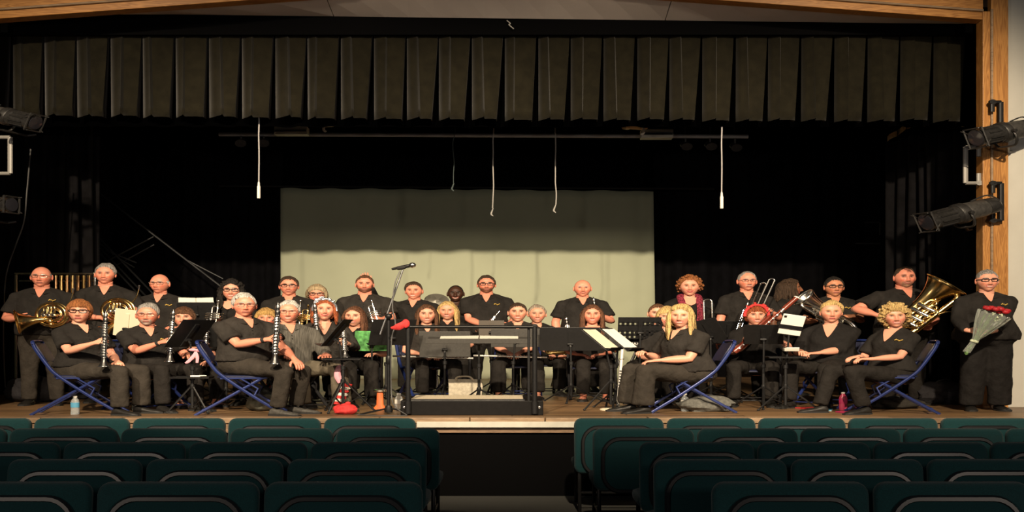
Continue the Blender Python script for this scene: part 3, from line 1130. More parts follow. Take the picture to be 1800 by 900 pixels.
def make_hair(name, style, color, hs, xf, root, rnd, length=.30, wave=.012, vol=1.0):
    """xf maps head coordinates to thing coordinates"""
    m = mat('hair_%02x%02x%02x' % tuple(int(255 * c) for c in color), color, .55, 0, .6, 34, 1.0, 70, .3, (2.5, 2.5, .4))
    P, phi, th, fw = head_grid(1.0, features=False)
    deg = np.abs(np.degrees((phi + np.pi) % (2 * np.pi) - np.pi))
    z = P[..., 2]
    mb = MB()
    base = {'bald': 'receding', 'curly': 'short', 'curlylong': 'long', 'thin': 'receding', 'side': 'short', 'wavybob': 'bob'}.get(style, style)
    ln = np.interp(deg, [a for a, b in HAIRLINE[base]], [b for a, b in HAIRLINE[base]])[None, :]
    w = (z - ln)
    if base in ('short', 'receding', 'pulled', 'bangs', 'long'):
        s0 = rnd.uniform(0, 40)
        w = w - np.array([noise.noise(Vector((math.sin(q) * 11 + s0, math.cos(q) * 11, 0))) for q in phi])[None, :] * .013
    if style == 'bald':
        w = np.where(deg[None, :] < 68, -1, w)
        w = np.minimum(w, .045 - z)
    th0 = {'short': .014, 'side': .019, 'receding': .010, 'thin': .006, 'bald': .006, 'bangs': .019, 'long': .016, 'bob': .024, 'wavybob': .036, 'curly': .034, 'curlylong': .026, 'pulled': .010}[style] * vol
    t = np.clip((w + .004) / (.028 if base in ('bangs', 'bob', 'long') else .045), 0, 1)
    t = t * (2 - t)
    nrm = P / np.linalg.norm(P, axis=-1, keepdims=True)
    nz = np.zeros(z.shape)
    fq = 55 if 'curly' in style or style == 'wavybob' else 28
    am = .55 if 'curly' in style or style == 'wavybob' else .28
    sd = rnd.uniform(0, 50)
    for a in range(z.shape[0]):
        for b in range(z.shape[1]):
            if w[a, b] > -.01:
                nz[a, b] = noise.noise(Vector((P[a, b, 0] * fq + sd, P[a, b, 1] * fq, P[a, b, 2] * fq * (.6 if am < .5 else 1))))
    ridge = np.zeros(z.shape)
    for b in range(z.shape[1]):
        ridge[:, b] = [noise.noise(Vector((math.cos(phi[b]) * 9 + sd, math.sin(phi[b]) * 9, z[a, b] * 12))) for a in range(z.shape[0])]
    if style in ('short', 'receding', 'thin', 'pulled', 'side'):
        sidef = np.clip(.45 + .75 * (z - .0) / .09, .40, 1.1)
        t = t * sidef
    off = th0 * t * (1 + am * nz * 1.6) - .0025 + ridge * .007 * t * min(1, th0 / .012)
    if style == 'side':
        off = off + .008 * t * np.clip(P[..., 0] / .07, -1, 1) * (rnd.choice([-1, 1]))
    H = (P + nrm * off[..., None]) * hs
    idx = {}
    vs, fs = [], []

    def vid(a, b):
        if (a, b) not in idx:
            idx[(a, b)] = len(vs)
            vs.append(xf(Vector(H[a, b])))
        return idx[(a, b)]
    for a in range(z.shape[0] - 1):
        for b in range(NPHI):
            c = (b + 1) % NPHI
            if min(w[a, b], w[a, c], w[a + 1, b], w[a + 1, c]) > -.006:
                fs.append((vid(a, b), vid(a + 1, b), vid(a + 1, c), vid(a, c)))
    mb.add(vs, fs)
    if style in ('long', 'curlylong'):
        n = 30 if style == 'curlylong' else 44
        for q in range(n):
            s = -1 if q % 2 else 1
            a = R(62 + (q // 2) * (118 / (n // 2)) + rnd.uniform(-4, 4)) * s
            dx, dy = math.sin(a), -math.cos(a)
            front = max(0, 1 - (abs(math.degrees(a)) - 60) / 45)
            L = length * rnd.uniform(.85, 1.05)
            pts = []
            wv = rnd.uniform(0, 6)
            for k in range(11):
                f = k / 10
                rad = np.interp(f, [0, .15, .4, .7, 1], [.82, 1.06, 1.10, 1.16, 1.14] if style == 'long' else [.82, 1.10, 1.20, 1.25, 1.18])
                zz = .075 - f * (L + .075)
                o = (wave if style == 'curlylong' else wave * .35) * math.sin(wv + f * (14 if style == 'curlylong' else 5)) * (f > .1)
                yb = .10 * dy * rad - .05 * front * max(0, f - .3) + (.03 * max(0, f - .35) if front < .2 else 0)
                pts.append(xf(Vector((.080 * dx * rad + o, yb + o * .6, zz)) * hs))
            rr = np.interp(np.linspace(0, 1, 11), [0, .2, .7, 1], [.012, .021, .018, .004] if style == 'curlylong' else [.012, .017, .015, .005]) * hs
            mb.tube(pts, list(rr), 6, flat=.75)
    if style in ('curly', 'curlylong', 'wavybob'):
        for q in range(150 if style == 'curly' else 70):
            a = rnd.uniform(-math.pi, math.pi)
            t_ = math.acos(rnd.uniform(-.35, 1))
            v = Vector((math.sin(t_) * math.sin(a), -math.sin(t_) * math.cos(a), math.cos(t_)))
            zz = v.z * .119
            l = np.interp(abs(math.degrees(a)), [a_ for a_, b_ in HAIRLINE[base]], [b_ for a_, b_ in HAIRLINE[base]])
            if zz < l + .012:
                continue
            p = Vector((v.x * .078, v.y * .098, zz)) + v * th0 * rnd.uniform(.6, 1.1)
            mb.ball(xf(p * hs), rnd.uniform(.010, .018) * hs, seg=6, rows=4)
    return mb.build('hair', m, root, None, angle=0)


def ik(S, T, l1, l2, pole):
    d = T - S
    L = min(d.length, (l1 + l2) * .995)
    d.normalize()
    a = (l1 * l1 - l2 * l2 + L * L) / (2 * L)
    h = math.sqrt(max(l1 * l1 - a * a, 1e-6))
    p = perp(d, pole)
    return S + d * a + p * h, S + d * L


def hand(mb, wrist, d, n, side, k, curl=.4, spread=.1, thumb=.6, seg=8):
    """palm and five fingers added to the body; d finger direction, n palm normal, side towards the thumb"""
    s = side
    k = k * 1.02
    # fingers
    base = wrist + d * .088 * k
    for q, (so, ln, ro) in enumerate(((.031, .072, .0090), (.0105, .080, .0092), (-.0105, .075, .0088), (-.030, .060, .0078))):
        cv = curl * (1 + .06 * (q - 1))
        p = base + s * so * k - d * .010 * k - n * .0
        dirv = (d + s * (so * spread * 12)).normalized()
        pts = [p - dirv * .02 * k]
        for l_, a_ in ((.42, .8), (.33, 1.1), (.27, .7)):
            rot = Matrix.Rotation(-cv * a_, 3, s.cross(Vector((0, 0, 0))) if False else d.cross(n))
            pts.append(pts[-1] + (dirv * (.02 * k) if len(pts) == 1 else Vector((0, 0, 0))))
            dirv = dirv * math.cos(cv * a_) + perp(dirv, n) * math.sin(cv * a_)
            dirv.normalize()
            pts.append(pts[-1] + dirv * ln * l_ * k)
        pts2 = [pts[0]]
        for p_ in pts[1:]:
            if (p_ - pts2[-1]).length > 1e-4:
                pts2.append(p_)
        mb.tube(pts2, [ro * k * 1.05] * (len(pts2) - 1) + [ro * k * .72], 6)
    # thumb
    p = wrist + d * .022 * k + s * .020 * k + n * .004 * k
    dv = (d * .62 + s * .70 + n * .35 * thumb).normalized()
    pts = [p, p + dv * .036 * k]
    dv = (dv + d * .5 + n * .5 * thumb - s * .25 * thumb).normalized()
    pts.append(pts[-1] + dv * .030 * k)
    dv = (dv + d * .3 + n * .5 * thumb - s * .35 * thumb).normalized()
    pts.append(pts[-1] + dv * .026 * k)
    mb.tube(pts, [.014 * k, .0115 * k, .010 * k, .007 * k], 6)


class Person:
    pass


def person(label, head, d, pose='sit', yaw=0, leg_yaw=None, hyaw=None, hpitch=0, hroll=0, lean=0, roll=0, sex='m', sc=1.0, hs=1.11,
           girth=1.0, belly=0.0, skin='fair', hair=('short', (.2, .2, .2)), hair_len=.3, hair_vol=1.0, glasses=None, beard=None, smile=1,
           shirt=None, sleeve='short', trousers=None, shoes=None, shoe='shoe', neck='polo', logo=False, arms=None, legs=None, brow=None, hem=1.0, seed=None,
           knees=None, watch=None, skirt=False, foot_fwd=0.02):
    rnd = random.Random(seed if seed is not None else int(head[0]))
    shirt = shirt or C_BLACK
    trousers = trousers or C_TROUSER
    shoes = shoes or M_SHOE
    sk = np.array(SKINS[skin]) * rnd.uniform(.94, 1.06)
    brow = brow or tuple(np.array(hair[1]) * .7 + .0)
    ry = rotz(R(yaw))
    rl = rotz(R(leg_yaw if leg_yaw is not None else yaw))
    hyaw = yaw * .35 if hyaw is None else hyaw
    fem = sex == 'f'
    # spine direction
    up = ry @ Vector((math.sin(R(roll)), math.sin(R(lean)), math.cos(R(lean)) * math.cos(R(roll))))
    up.normalize()
    right = ry @ Vector((1, 0, 0))
    right = (right - up * right.dot(up)).normalized()
    front = up.cross(right) * -1
    if front.dot(ry @ Vector((0, -1, 0))) < 0:
        front = -front
    RH = rotz(R(hyaw)) @ Matrix.Rotation(R(hpitch), 3, 'X') @ Matrix.Rotation(R(hroll), 3, 'Y')
    hz = HORIZ

    def headoff(k):
        nb = up * (.54 * k)
        hc = nb + (up * .5 + Vector((0, 0, .5))) * (.134 * k) + front * (.028 * k)
        return nb, hc, hc + Vector((0, 0, .121 * hs))
    # solve scale / seat height
    k = sc
    for _ in range(4):
        nb, hc, ht = headoff(k)
        dep = d + ht.y
        ztop = CAMH + (hz - head[1]) * dep / F - STG
        if pose == 'stand':
            k = ztop / (.905 + ht.z / k)
    nb, hc, ht = headoff(k)
    hipz = .905 * k if pose == 'stand' else ztop - ht.z
    X = (head[0] - 900) * (d + hc.y) / F - WIDE * hc.x
    org = Vector((X, d, STG))
    root = thing('person', org, label, 'person', 'band members on the stage')
    hip = Vector((0, 0, hipz))
    pr = Person()
    pr.root, pr.org, pr.k, pr.hip = root, org, k, hip

    def T(p):       # spine frame -> thing
        return p
    ga = girth

    def tr(t, hw, fd, bd):
        return hip + up * (t * k), hw * k, fd * k, bd * k
    if fem:
        prof = [(-.10, .135, .09, .11), (-.04, .178, .115, .135), (.04, .182, .12, .125), (.13, .160, .118, .10), (.22, .146, .115, .095), (.30, .152, .140, .10), (.36, .158, .142, .10), (.42, .152, .110, .095), (.465, .128, .092, .088), (.495, .098, .078, .076), (.52, .072, .064, .062), (.545, .053, .054, .052)]
        shw = .158
    else:
        prof = [(-.10, .130, .09, .105), (-.04, .168, .115, .128), (.04, .172, .122, .118), (.13, .170, .128, .108), (.22, .170, .126, .106), (.30, .176, .126, .108), (.36, .182, .124, .106), (.42, .176, .112, .10), (.465, .150, .096, .092), (.495, .114, .083, .082), (.52, .080, .069, .068), (.545, .060, .059, .058)]
        shw = .182

    def adj(t, hw, fd, bd):
        w = max(0, 1 - max(0, (t - .20)) / .28)
        g1 = 1 + (ga - 1) * (.55 + .45 * w)
        if t > .44:
            g1 = 1 + (ga - 1) * .3
        fd = fd * g1 + belly * math.exp(-((t - .13) / .11) ** 2)
        return hw * g1, fd, bd * (1 + (ga - 1) * .6)

    def ring(t, hw, fd, bd, grow, n, p=2.3):
        c, hw_, fd_, bd_ = tr(t, *adj(t, hw, fd, bd))
        out = []
        for j in range(n):
            u_ = 2 * math.pi * j / n
            a = u_ - (0.38 * math.sin(u_) if n == NPHI else 0)
            ca, sa = math.cos(a), math.sin(a)
            sx = math.copysign(abs(sa) ** (2 / p), sa)
            sy = math.copysign(abs(ca) ** (2 / p), ca)
            out.append(c + right * (sx * (hw_ + grow)) + front * (sy * ((fd_ if ca > 0 else bd_) + grow)))
        return out
    # ---- body: head, neck and trunk in one sheet
    nb = hip + nb
    hc = hip + hc

    def xf(p):
        return hc + RH @ p
    P, phi, th, fw = head_grid(hs, 1.0 + (.04 if ga > 1.12 else 0))
    C = head_colors(P, phi, fw, hs, sk, brow, beard, smile, lips=(.50, .10, .10) if fem else (.42, .15, .12))
    rs, cs = [], []
    for i in range(NROW):
        rs.append([xf(Vector(p)) for p in P[i]])
        cs.extend([tuple(c) for c in C[i]])
    nrad = (.050 if fem else .060) * k * (1 + (ga - 1) * .6)
    ntop = xf(Vector((0, .012, -.075)) * hs)
    for f in (.12, .35, .65, 1.0):
        c = ntop.lerp(nb, f)
        rr = nrad * np.interp(f, [0, .5, 1], [1.0, .97, 1.06])
        tilt = (1 - f) * .030
        rg = []
        for j in range(NPHI):
            u_ = 2 * math.pi * j / NPHI
            a = u_ - .38 * math.sin(u_)
            rg.append(c + right * (math.sin(a) * rr) + front * (math.cos(a) * rr) - Vector((0, 0, tilt * math.cos(a))))
        rs.append(rg)
        cs.extend([tuple(sk * .93)] * NPHI)
    for (t, a, b, c_) in reversed(prof[:-1]):
        rs.append(ring(t, a, b, c_, -.008, NPHI))
        cs.extend([tuple(sk)] * NPHI)
    body = MB()
    body.rings(rs, False, True, True, cs)
    body.col = tuple(sk)
    # ears
    for s in (-1, 1):
        body.col = tuple(sk * np.array((1.0, .85, .82)))
        body.ball(xf(Vector((s * .079, .010, -.004)) * hs), .009 * hs, .019 * hs, .031 * hs, 8, 6, RH @ Matrix.Rotation(R(12) * s, 3, 'Z'))
    body.col = tuple(sk)
    # open neckline: skin following the chest
    tb = {'polo': .425, 'vee': .37, 'scoop': .41, 'crew': .475}[neck]
    wtop = {'polo': .038, 'vee': .058, 'scoop': .075, 'crew': .03}[neck]
    vs, fs = [], []
    nr = 7
    ts = [p_[0] for p_ in prof]

    def surf(t, xo, grow):
        hw_ = np.interp(t, ts, [adj(*p_)[0] for p_ in prof]) * k + grow
        fd_ = np.interp(t, ts, [adj(*p_)[1] for p_ in prof]) * k + grow
        y_ = fd_ * max(0, 1 - abs(xo / hw_) ** 2.3) ** (1 / 2.3)
        return hip + up * (t * k) + right * xo + front * y_
    for i in range(nr):
        f = i / (nr - 1)
        t = tb + (.525 - tb) * f
        wv = wtop * k * (f ** (.8 if neck != 'scoop' else .45)) + .004
        for j in range(7):
            xo = wv * (j - 3) / 3
            vs.append(surf(t, xo, .029 - .006 * f))
    for i in range(nr - 1):
        for j in range(6):
            q = i * 7 + j
            fs.append((q, q + 1, q + 8, q + 7))
    body.add(vs, fs)
    # ---- arms
    arms = arms or {}
    shirt_mb = MB()
    wpos = {}
    for s, nm in ((-1, 'l'), (1, 'r')):
        spec = arms.get(nm)
        S = hip + up * (.436 * k) + right * (s * shw * k * (1 + (ga - 1) * .45)) + front * .0
        if spec is None:
            if pose == 'sit':
                spec = dict(p=hip + rl @ Vector((s * .10, -.33, .10)), n=Vector((0, 0, -1)), curl=.25)
            else:
                spec = dict(p=S + Vector((s * .05, -.04, -.58 * k)), n=ry @ Vector((-s, 0, 0)), curl=.5)
        if 'px' in spec:
            q = at(spec['px'][0], spec['px'][1], d + spec['px'][2]) - org
            tp = Vector((q.x / WIDE, q.y, q.z))
        elif 'loc' in spec:
            tp = hip + ry @ Vector(spec['loc'])
        else:
            tp = spec['p']
        l1, l2 = .285 * k, .255 * k
        pole = spec.get('pole', ry @ Vector((s * .55, .35, -1)))
        pole = Vector(pole)
        E, Wp = ik(S, tp, l1, l2, pole)
        nh = Vector(spec.get('n', ry @ Vector((-s * .8, -.2, -.2))))
        dd = (tp - E).normalized()
        if 'd' in spec:
            dd = Vector(spec['d']).normalized()
        n_ = perp(dd, nh)
        wt = tp - dd * .062 * k - n_ * .018 * k
        E, Wp = ik(S, wt, l1, l2, pole)
        fdir = (Wp - E).normalized()
        if 'd' not in spec:
            dd = (fdir + dd * .5).normalized()
            n_ = perp(dd, nh)
        side = dd.cross(n_) * (1 if s < 0 else -1)
        side = side if s < 0 else side
        af = (1 + (ga - 1) * .7) * (.90 if fem else 1.0)
        cen = [S.lerp(E, f) for f in (0, .3, .6, .85)] + [E] + [E.lerp(Wp, f) for f in (.15, .35, .6, .85, 1.0)]
        rad = [.050, .050, .045, .041, .040, .042, .043, .036, .028, .0265]
        rsA = []
        ax = None
        dirs = [(E - S).normalized()] * 4 + [((E - S).normalized() + fdir).normalized()] + [fdir] * 5
        axes = [None] * 10
        cur = side
        for i in reversed(range(10)):
            cur = perp(dirs[i], cur)
            axes[i] = cur
        for i in range(10):
            e1 = axes[i]
            e2 = dirs[i].cross(e1)
            fl = 1.0 if i < 8 else .82
            rr = rad[i] * k * (af if i < 8 else (.92 if fem else 1))
            rsA.append([cen[i] + e1 * math.cos(a) * rr + e2 * math.sin(a) * rr * fl for a in [2 * math.pi * q / 10 for q in range(10)]])
        e1 = side
        hk = k * (.93 if fem else 1.0)
        for l_, w_, t_ in ((.022, .031, .019), (.048, .040, .0175), (.072, .042, .0155), (.092, .036, .011)):
            c = Wp + dd * l_ * hk
            e2 = dd.cross(e1)
            rsA.append([c + e1 * math.cos(a) * w_ * hk + e2 * math.sin(a) * t_ * hk for a in [2 * math.pi * q / 10 for q in range(10)]])
        body.rings(rsA)
        hand(body, Wp, dd, n_, side, hk, spec.get('curl', 1.0), spec.get('spread', .08))
        wpos[nm] = (Wp, E, tp)
        # sleeve
        sg = .016
        if sleeve == 'short':
            Q = S.lerp(E, .74)
            shirt_mb.tube([S - (E - S).normalized() * .02, S.lerp(E, .35), Q], [.060 * k * af + .006, .062 * k * af + .010, .064 * k * af + .014], 12)
        elif sleeve == 'half':
            Q = E.lerp(Wp, .25)
            shirt_mb.tube([S, S.lerp(E, .5), E, Q], [.068 * k * af, .060 * k * af + .006, .055 * k * af, .050 * k * af], 12)
        else:
            Q = E.lerp(Wp, .93)
            shirt_mb.tube([S, S.lerp(E, .5), E, E.lerp(Wp, .5), Q], [.070 * k * af, .062 * k * af + .006, .058 * k * af, .053 * k * af, .043 * k], 12)
        shirt_mb.ball(S - up * .006, .060 * k * af + .004, seg=12, rows=8)
        shirt_mb.tube([S + up * .012, hip + up * (.535 * k) + right * (s * .045 * k)], [.050 * k, .030 * k], 10)
    pr.w = wpos
    if shoe == 'flat':
        pass
    # ---- legs
    trm = MB()
    for (t, a, b, c_), nx_ in zip(prof[:5], prof[1:6]):
        pass
    trm.rings([ring(t, a, b, c_, .012, 24) for (t, a, b, c_) in prof[:5]])
    legs = legs or {}
    shoes_done = []
    for s, nm in ((-1, 'l'), (1, 'r')):
        sp = legs.get(nm, {})
        J = hip + rl @ Vector((s * .088 * k, 0, -.01))
        if pose == 'stand':
            sprd = sp.get('x', .0) + s * .03
            A = Vector((J.x + (rl @ Vector((sprd, 0, 0))).x, (rl @ Vector((sprd, sp.get('y', 0), 0))).y + .03, .085))
            Kn = J.lerp(A, .49) + rl @ Vector((0, -.025, 0))
        else:
            ka = R(sp.get('open', 9)) * s
            kz = sp.get('kz', .50 * k)
            th_l = .44 * k
            hor = math.sqrt(max(th_l ** 2 - (kz - J.z) ** 2, .04))
            dirh = rl @ Vector((math.sin(ka), -math.cos(ka), 0))
            Kn = Vector((J.x, J.y, kz)) + dirh * hor
            ff = sp.get('fwd', foot_fwd)
            sl = .42 * k
            A = Kn + (rl @ Vector((sp.get('side', 0), -ff, 0)))
            A.z = .085
        lw = (1 + (ga - 1) * .8)
        p_, q_ = J, Kn
        if pose == 'stand':
            trm.tube([J + Vector((0, 0, .03)), J.lerp(Kn, .4), Kn, Kn.lerp(A, .45), A - Vector((0, 0, .015))],
                     [.098 * k * lw, .092 * k * lw, .073 * k * (1 + (lw - 1) * .5) * (1 + (hem - 1) * .6), .070 * k * hem, .064 * k * hem], 14)
        else:
            trm.tube([J - (Kn - J) * .1, J.lerp(Kn, .4), J.lerp(Kn, .85), Kn + Vector((0, 0, .0))],
                     [.100 * k * lw, .094 * k * lw, .074 * k * (1 + (lw - 1) * .6), .066 * k], 14)
            trm.ball(Kn + Vector((0, 0, -.005)), .070 * k * (1 + (lw - 1) * .4), seg=12, rows=8)
            trm.tube([Kn, Kn.lerp(A, .4), A + Vector((0, 0, .01))], [.068 * k, .068 * k * (1 + (hem - 1) * .5), .064 * k * hem], 14)
        # foot
        fd = rl @ Vector((math.sin(R(8) * s + R(sp.get('toe', 0))), -math.cos(R(8) * s + R(sp.get('toe', 0))), 0))
        sd = Vector((0, 0, 1)).cross(fd)
        sm = MB()
        fl = .255 * k * (.92 if fem else 1)
        heel = Vector((A.x, A.y, 0)) - fd * .06 * k
        prof_f = [(0.0, .028, .060), (.04, .034, .078), (.10, .036, .092), (.20, .038, .092), (.32, .039, .075), (.5, .043, .058), (.72, .046, .047), (.9, .038, .036), (1.0, .018, .020)]
        if shoe == 'flat':
            body.rings([[heel + fd * f_ * fl + sd * (math.cos(a) * w_ * .82) + Vector((0, 0, max(.012, h_ * .5 + math.sin(a) * h_ * .5)))
                         for a in [2 * math.pi * q / 10 for q in range(10)]] for f_, w_, h_ in prof_f])
            body.tube([A + Vector((0, 0, .06)), A - Vector((0, 0, .02))], .034 * k, 10)
            prof_s = [(0, .028, .045), (.08, .035, .05), (.3, .038, .035), (.55, .045, .030), (.75, .047, .042), (.92, .039, .036), (1.02, .018, .022)]
        else:
            prof_s = prof_f
        sm.rings([[heel + fd * f_ * fl + sd * (math.cos(a) * w_) + Vector((0, 0, max(.004, h_ * .5 + math.sin(a) * h_ * .5)))
                   for a in [2 * math.pi * q / 12 for q in range(12)]] for f_, w_, h_ in prof_s])
        so = sm.build('shoe', shoes, root, None)
        sl_ = MB()
        sl_.rings([[heel + fd * f_ * fl + sd * (sg_ * w_ * 1.10) + Vector((0, 0, z_)) for sg_, z_ in ((-1, 0), (1, 0), (1, .018), (-1, .018))] for f_, w_, h_ in [(-.02, .026, 0)] + prof_f[1:-1] + [(1.03, .020, 0)]])
        sl_.build('sole', M_RUBBER, so, None)
    body.build('body', M_SKIN, root, None, colors=True, angle=0)
    t_ob = trm.build('trousers', trousers, root, None, angle=0)
    # ---- shirt
    hemt = -.09 if pose == 'stand' else -.03
    sp_ = [q for q in prof if q[0] >= hemt and q[0] < .535]
    g0 = .014
    rr_ = [ring(t, a, b, c_, g0 + (.012 if t < .2 else 0) + (.006 if t < .05 else 0), 28) for (t, a, b, c_) in sp_]
    shirt_mb.rings(rr_)
    s_ob = shirt_mb.build('shirt', shirt, root, None, angle=0)
    for ob, vx in ((s_ob, .017), (t_ob, .019)):
        md = ob.modifiers.new('remesh', 'REMESH')
        md.mode = 'VOXEL'
        md.voxel_size = vx
        md.use_smooth_shade = True
        md = ob.modifiers.new('smooth', 'SMOOTH')
        md.factor = .5
        md.iterations = 4
        md = ob.modifiers.new('folds', 'DISPLACE')
        md.texture = FOLDS
        md.texture_coords = 'GLOBAL'
        md.strength = .019
        md.mid_level = .5
    # ---- collar
    if neck == 'polo':
        cm = MB()
        n = 22
        for lay in (0,):
            rs2 = []
            for j in range(n + 1):
                a = R(-162 + 324 * j / n)          # 0 is the back
                fr_ = (1 - math.cos(a)) / 2        # 1 at the front
                cvec = right * math.sin(a) - front * math.cos(a)
                r0 = nrad + .006
                base = hip + up * (.535 * k) + cvec * (r0) + front * .006 * fr_
                top = base + up * (.030 - .040 * fr_) * k
                lo = base + cvec * (.030 + .012 * fr_) * k - up * (.012 + .062 * fr_ ** 2) * k + front * (.02 * fr_)
                inn = base - up * (.02 + .03 * fr_) * k
                rs2.append([inn, top, top + cvec * .006, lo, lo - cvec * .006 - up * .004])
            cm.rings(rs2)
        cm.build('collar', shirt, root, None, angle=60)
        pm = MB()
        for q in range(2):
            pm.ball(surf(.395 - .035 * q, 0, .024), .0045, seg=6, rows=4)
        pm.build('shirt_button', M_RUBBER, root, None)
    if logo:
        lm = MB()
        for q in range(4):
            a = surf(.385 + .006 * math.sin(q * 2.2), (.075 + .014 * q) * k, .030)
            b = surf(.392 + .008 * math.cos(q * 1.7), (.088 + .014 * q) * k, .030)
            lm.tube([a, b], .005, 5)
        lm.build('chest_emblem', M_LOGO, root, None)
    # ---- hair, glasses
    if hair[0] != 'none':
        make_hair('hair', hair[0], hair[1], hs, xf, root, rnd, hair_len, vol=hair_vol)
    if glasses:
        gm = MB()
        gr = .0018 if glasses == 'wire' else .0032
        for s in (-1, 1):
            c = Vector((s * .033, -.103, .010))
            pts = []
            for q in range(17):
                a = 2 * math.pi * q / 16
                ex = math.copysign(abs(math.cos(a)) ** .7, math.cos(a))
                ez = math.copysign(abs(math.sin(a)) ** .7, math.sin(a))
                pts.append(xf((c + Vector((ex * .024, .014 * (abs(c.x + ex * .024) / .05) ** 2, ez * .017))) * hs))
            gm.tube(pts, gr * hs, 5)
            gm.tube([xf(Vector((s * .056, -.092, .016)) * hs), xf(Vector((s * .080, -.04, .014)) * hs), xf(Vector((s * .082, .012, .008)) * hs)], gr * hs, 5)
        gm.tube([xf(Vector((-.010, -.105, .014)) * hs), xf(Vector((0, -.110, .016)) * hs), xf(Vector((.010, -.105, .014)) * hs)], gr * hs, 5)
        gm.build('glasses', M_WIRE if glasses == 'wire' else M_GLASS, root, None)
    if watch:
        Wp, E, _ = wpos[watch]
        dv = (Wp - E).normalized()
        wm = MB()
        wm.lathe([(.031 * k, -.012), (.034 * k, -.010), (.034 * k, .010), (.031 * k, .012)], Wp - dv * .03, dv, 12)
        wm.build('watch', M_RUBBER, root, None)
    pr.xf = xf
    pr.hs = hs
    pr.surf = surf
    pr.up, pr.right, pr.front = up, right, front
    pr.nb = nb
    return pr


FOLDS = bpy.data.textures.new('cloth_folds', 'CLOUDS')
FOLDS.noise_scale = .10
FOLDS.noise_depth = 2


GREY, WHITE, DKB, BLK, BRN = (.30, .28, .26), (.55, .52, .48), (.060, .036, .022), (.016, .013, .011), (.12, .055, .028)
BLOND, GOLDB, RED, AUB, CHEST = (.62, .42, .17), (.50, .30, .10), (.30, .075, .025), (.30, .11, .035), (.13, .055, .028)

ZUP = Vector((0, 0, 1))
PEOPLE = {}


def add(key, *a, **kw):
    PEOPLE[key] = person(*a, **kw)
    return PEOPLE[key]


# --- back row, standing
add('P1', 'bald man with glasses standing at the far left holding a gold french horn', (73, 469), 12.73, 'stand', yaw=8, hyaw=6, hair=('bald', GREY), glasses='wire', skin='ruddy', girth=1.12, belly=.04,
    arms=dict(l=dict(px=(42, 560, -.28), curl=.7, n=(1, 0, 0)), r=dict(px=(112, 563, -.30), curl=1.1)), logo=True, trousers=C_BROWNT, smile=0)
add('P2', 'grey haired man standing at the left behind a gold french horn', (185, 465), 13.2, 'stand', yaw=10, hyaw=6, hair=('side', GREY), skin='ruddy', smile=1,
    arms=dict(l=dict(px=(190, 560, -.25)), r=dict(px=(236, 546, -.28), curl=1.1)))
add('P3', 'bald man with glasses standing behind the grey bearded clarinet player', (281, 482), 13.5, 'stand', hyaw=-8, hair=('bald', WHITE), glasses='wire', skin='ruddy', logo=True, smile=0,
    arms=dict(l=dict(px=(262, 575, -.2)), r=dict(px=(300, 578, -.32), d=(-.9, -.3, .1))))
add('P4', 'woman with long dark curly hair and glasses holding a trumpet', (407, 494), 13.5, 'stand', yaw=-8, hyaw=6, sex='f', hair=('curlylong', BLK), hair_len=.36, glasses='dark', smile=2, neck='scoop', shirt=C_KNIT, sleeve='long',
    arms=dict(l=dict(px=(379, 562, -.30), curl=1.2), r=dict(px=(420, 590, -.2))))
add('P5', 'man with dark glasses and short hair standing with a cornet before the screen edge', (508, 487), 14.0, 'stand', yaw=6, hyaw=4, hair=('short', DKB), glasses='dark', skin='ruddy', girth=1.1, smile=1, sleeve='long',
    arms=dict(l=dict(px=(498, 585, -.2)), r=dict(px=(536, 560, -.28), curl=1.2)))
add('P6', 'person with grey blond hair and glasses half hidden behind the red haired woman', (557, 502), 14.4, 'stand', hyaw=4, sex='f', hair=('bob', (.40, .30, .18)), glasses='dark', skin='ruddy', shirt=C_BLACK2)
add('P7', 'bearded man standing with a silver trumpet, two fingers held up behind his head', (641, 485), 15.0, 'stand', hyaw=4, hs=1.12, hair=('short', BRN), beard=(.10, .05, .028, 'full'), skin='ruddy', girth=1.22, belly=.05, shirt=C_BLACK2, smile=1,
    arms=dict(l=dict(px=(612, 590, -.2)), r=dict(px=(662, 562, -.42), curl=1.2)))
add('P8', 'man with dark hair standing and reaching behind the bearded man beside him', (728, 497), 15.5, 'stand', yaw=-6, hyaw=-6, hs=1.12, hair=('side', DKB), skin='ruddy', girth=1.15, smile=2, sleeve='long',
    arms=dict(l=dict(px=(643, 490, .06), d=(-.25, .1, 1), n=(0, -1, 0), curl=.08, spread=.3, pole=(-.2, .3, -1))))
add('P9', 'dark skinned man smiling at the very back beside the cymbal', (801, 502), 16.2, 'stand', hs=1.14, hair=('thin', BLK), skin='dark', smile=2)
add('P10', 'bearded man with glasses standing centre in a black polo with gold emblem', (855, 485), 15.2, 'stand', yaw=0, hyaw=2, hs=1.14, hair=('short', DKB), beard=(.10, .045, .022, 'full'), glasses='dark', skin='ruddy', girth=1.12, logo=True, smile=0,
    arms=dict(l=dict(px=(858, 576, -.34), curl=1.0), r=dict(px=(888, 574, -.34), curl=1.0)))
add('P11', 'bald elderly man standing right of centre in front of the screen', (1024, 492), 15.6, 'stand', hs=1.14, hair=('bald', WHITE), skin='ruddy', girth=1.15, smile=1,
    arms=dict(r=dict(px=(1050, 552, -.32), curl=1.2)))
add('P12', 'woman with curly red hair and a dark red patterned scarf', (1212, 488), 14.2, 'stand', hyaw=-4, sex='f', hs=1.12, hair=('curly', AUB), skin='fair', girth=1.15, neck='scoop', shirt=C_KNIT, sleeve='long', smile=1,
    arms=dict(r=dict(px=(1243, 580, -.34), curl=1.2)))
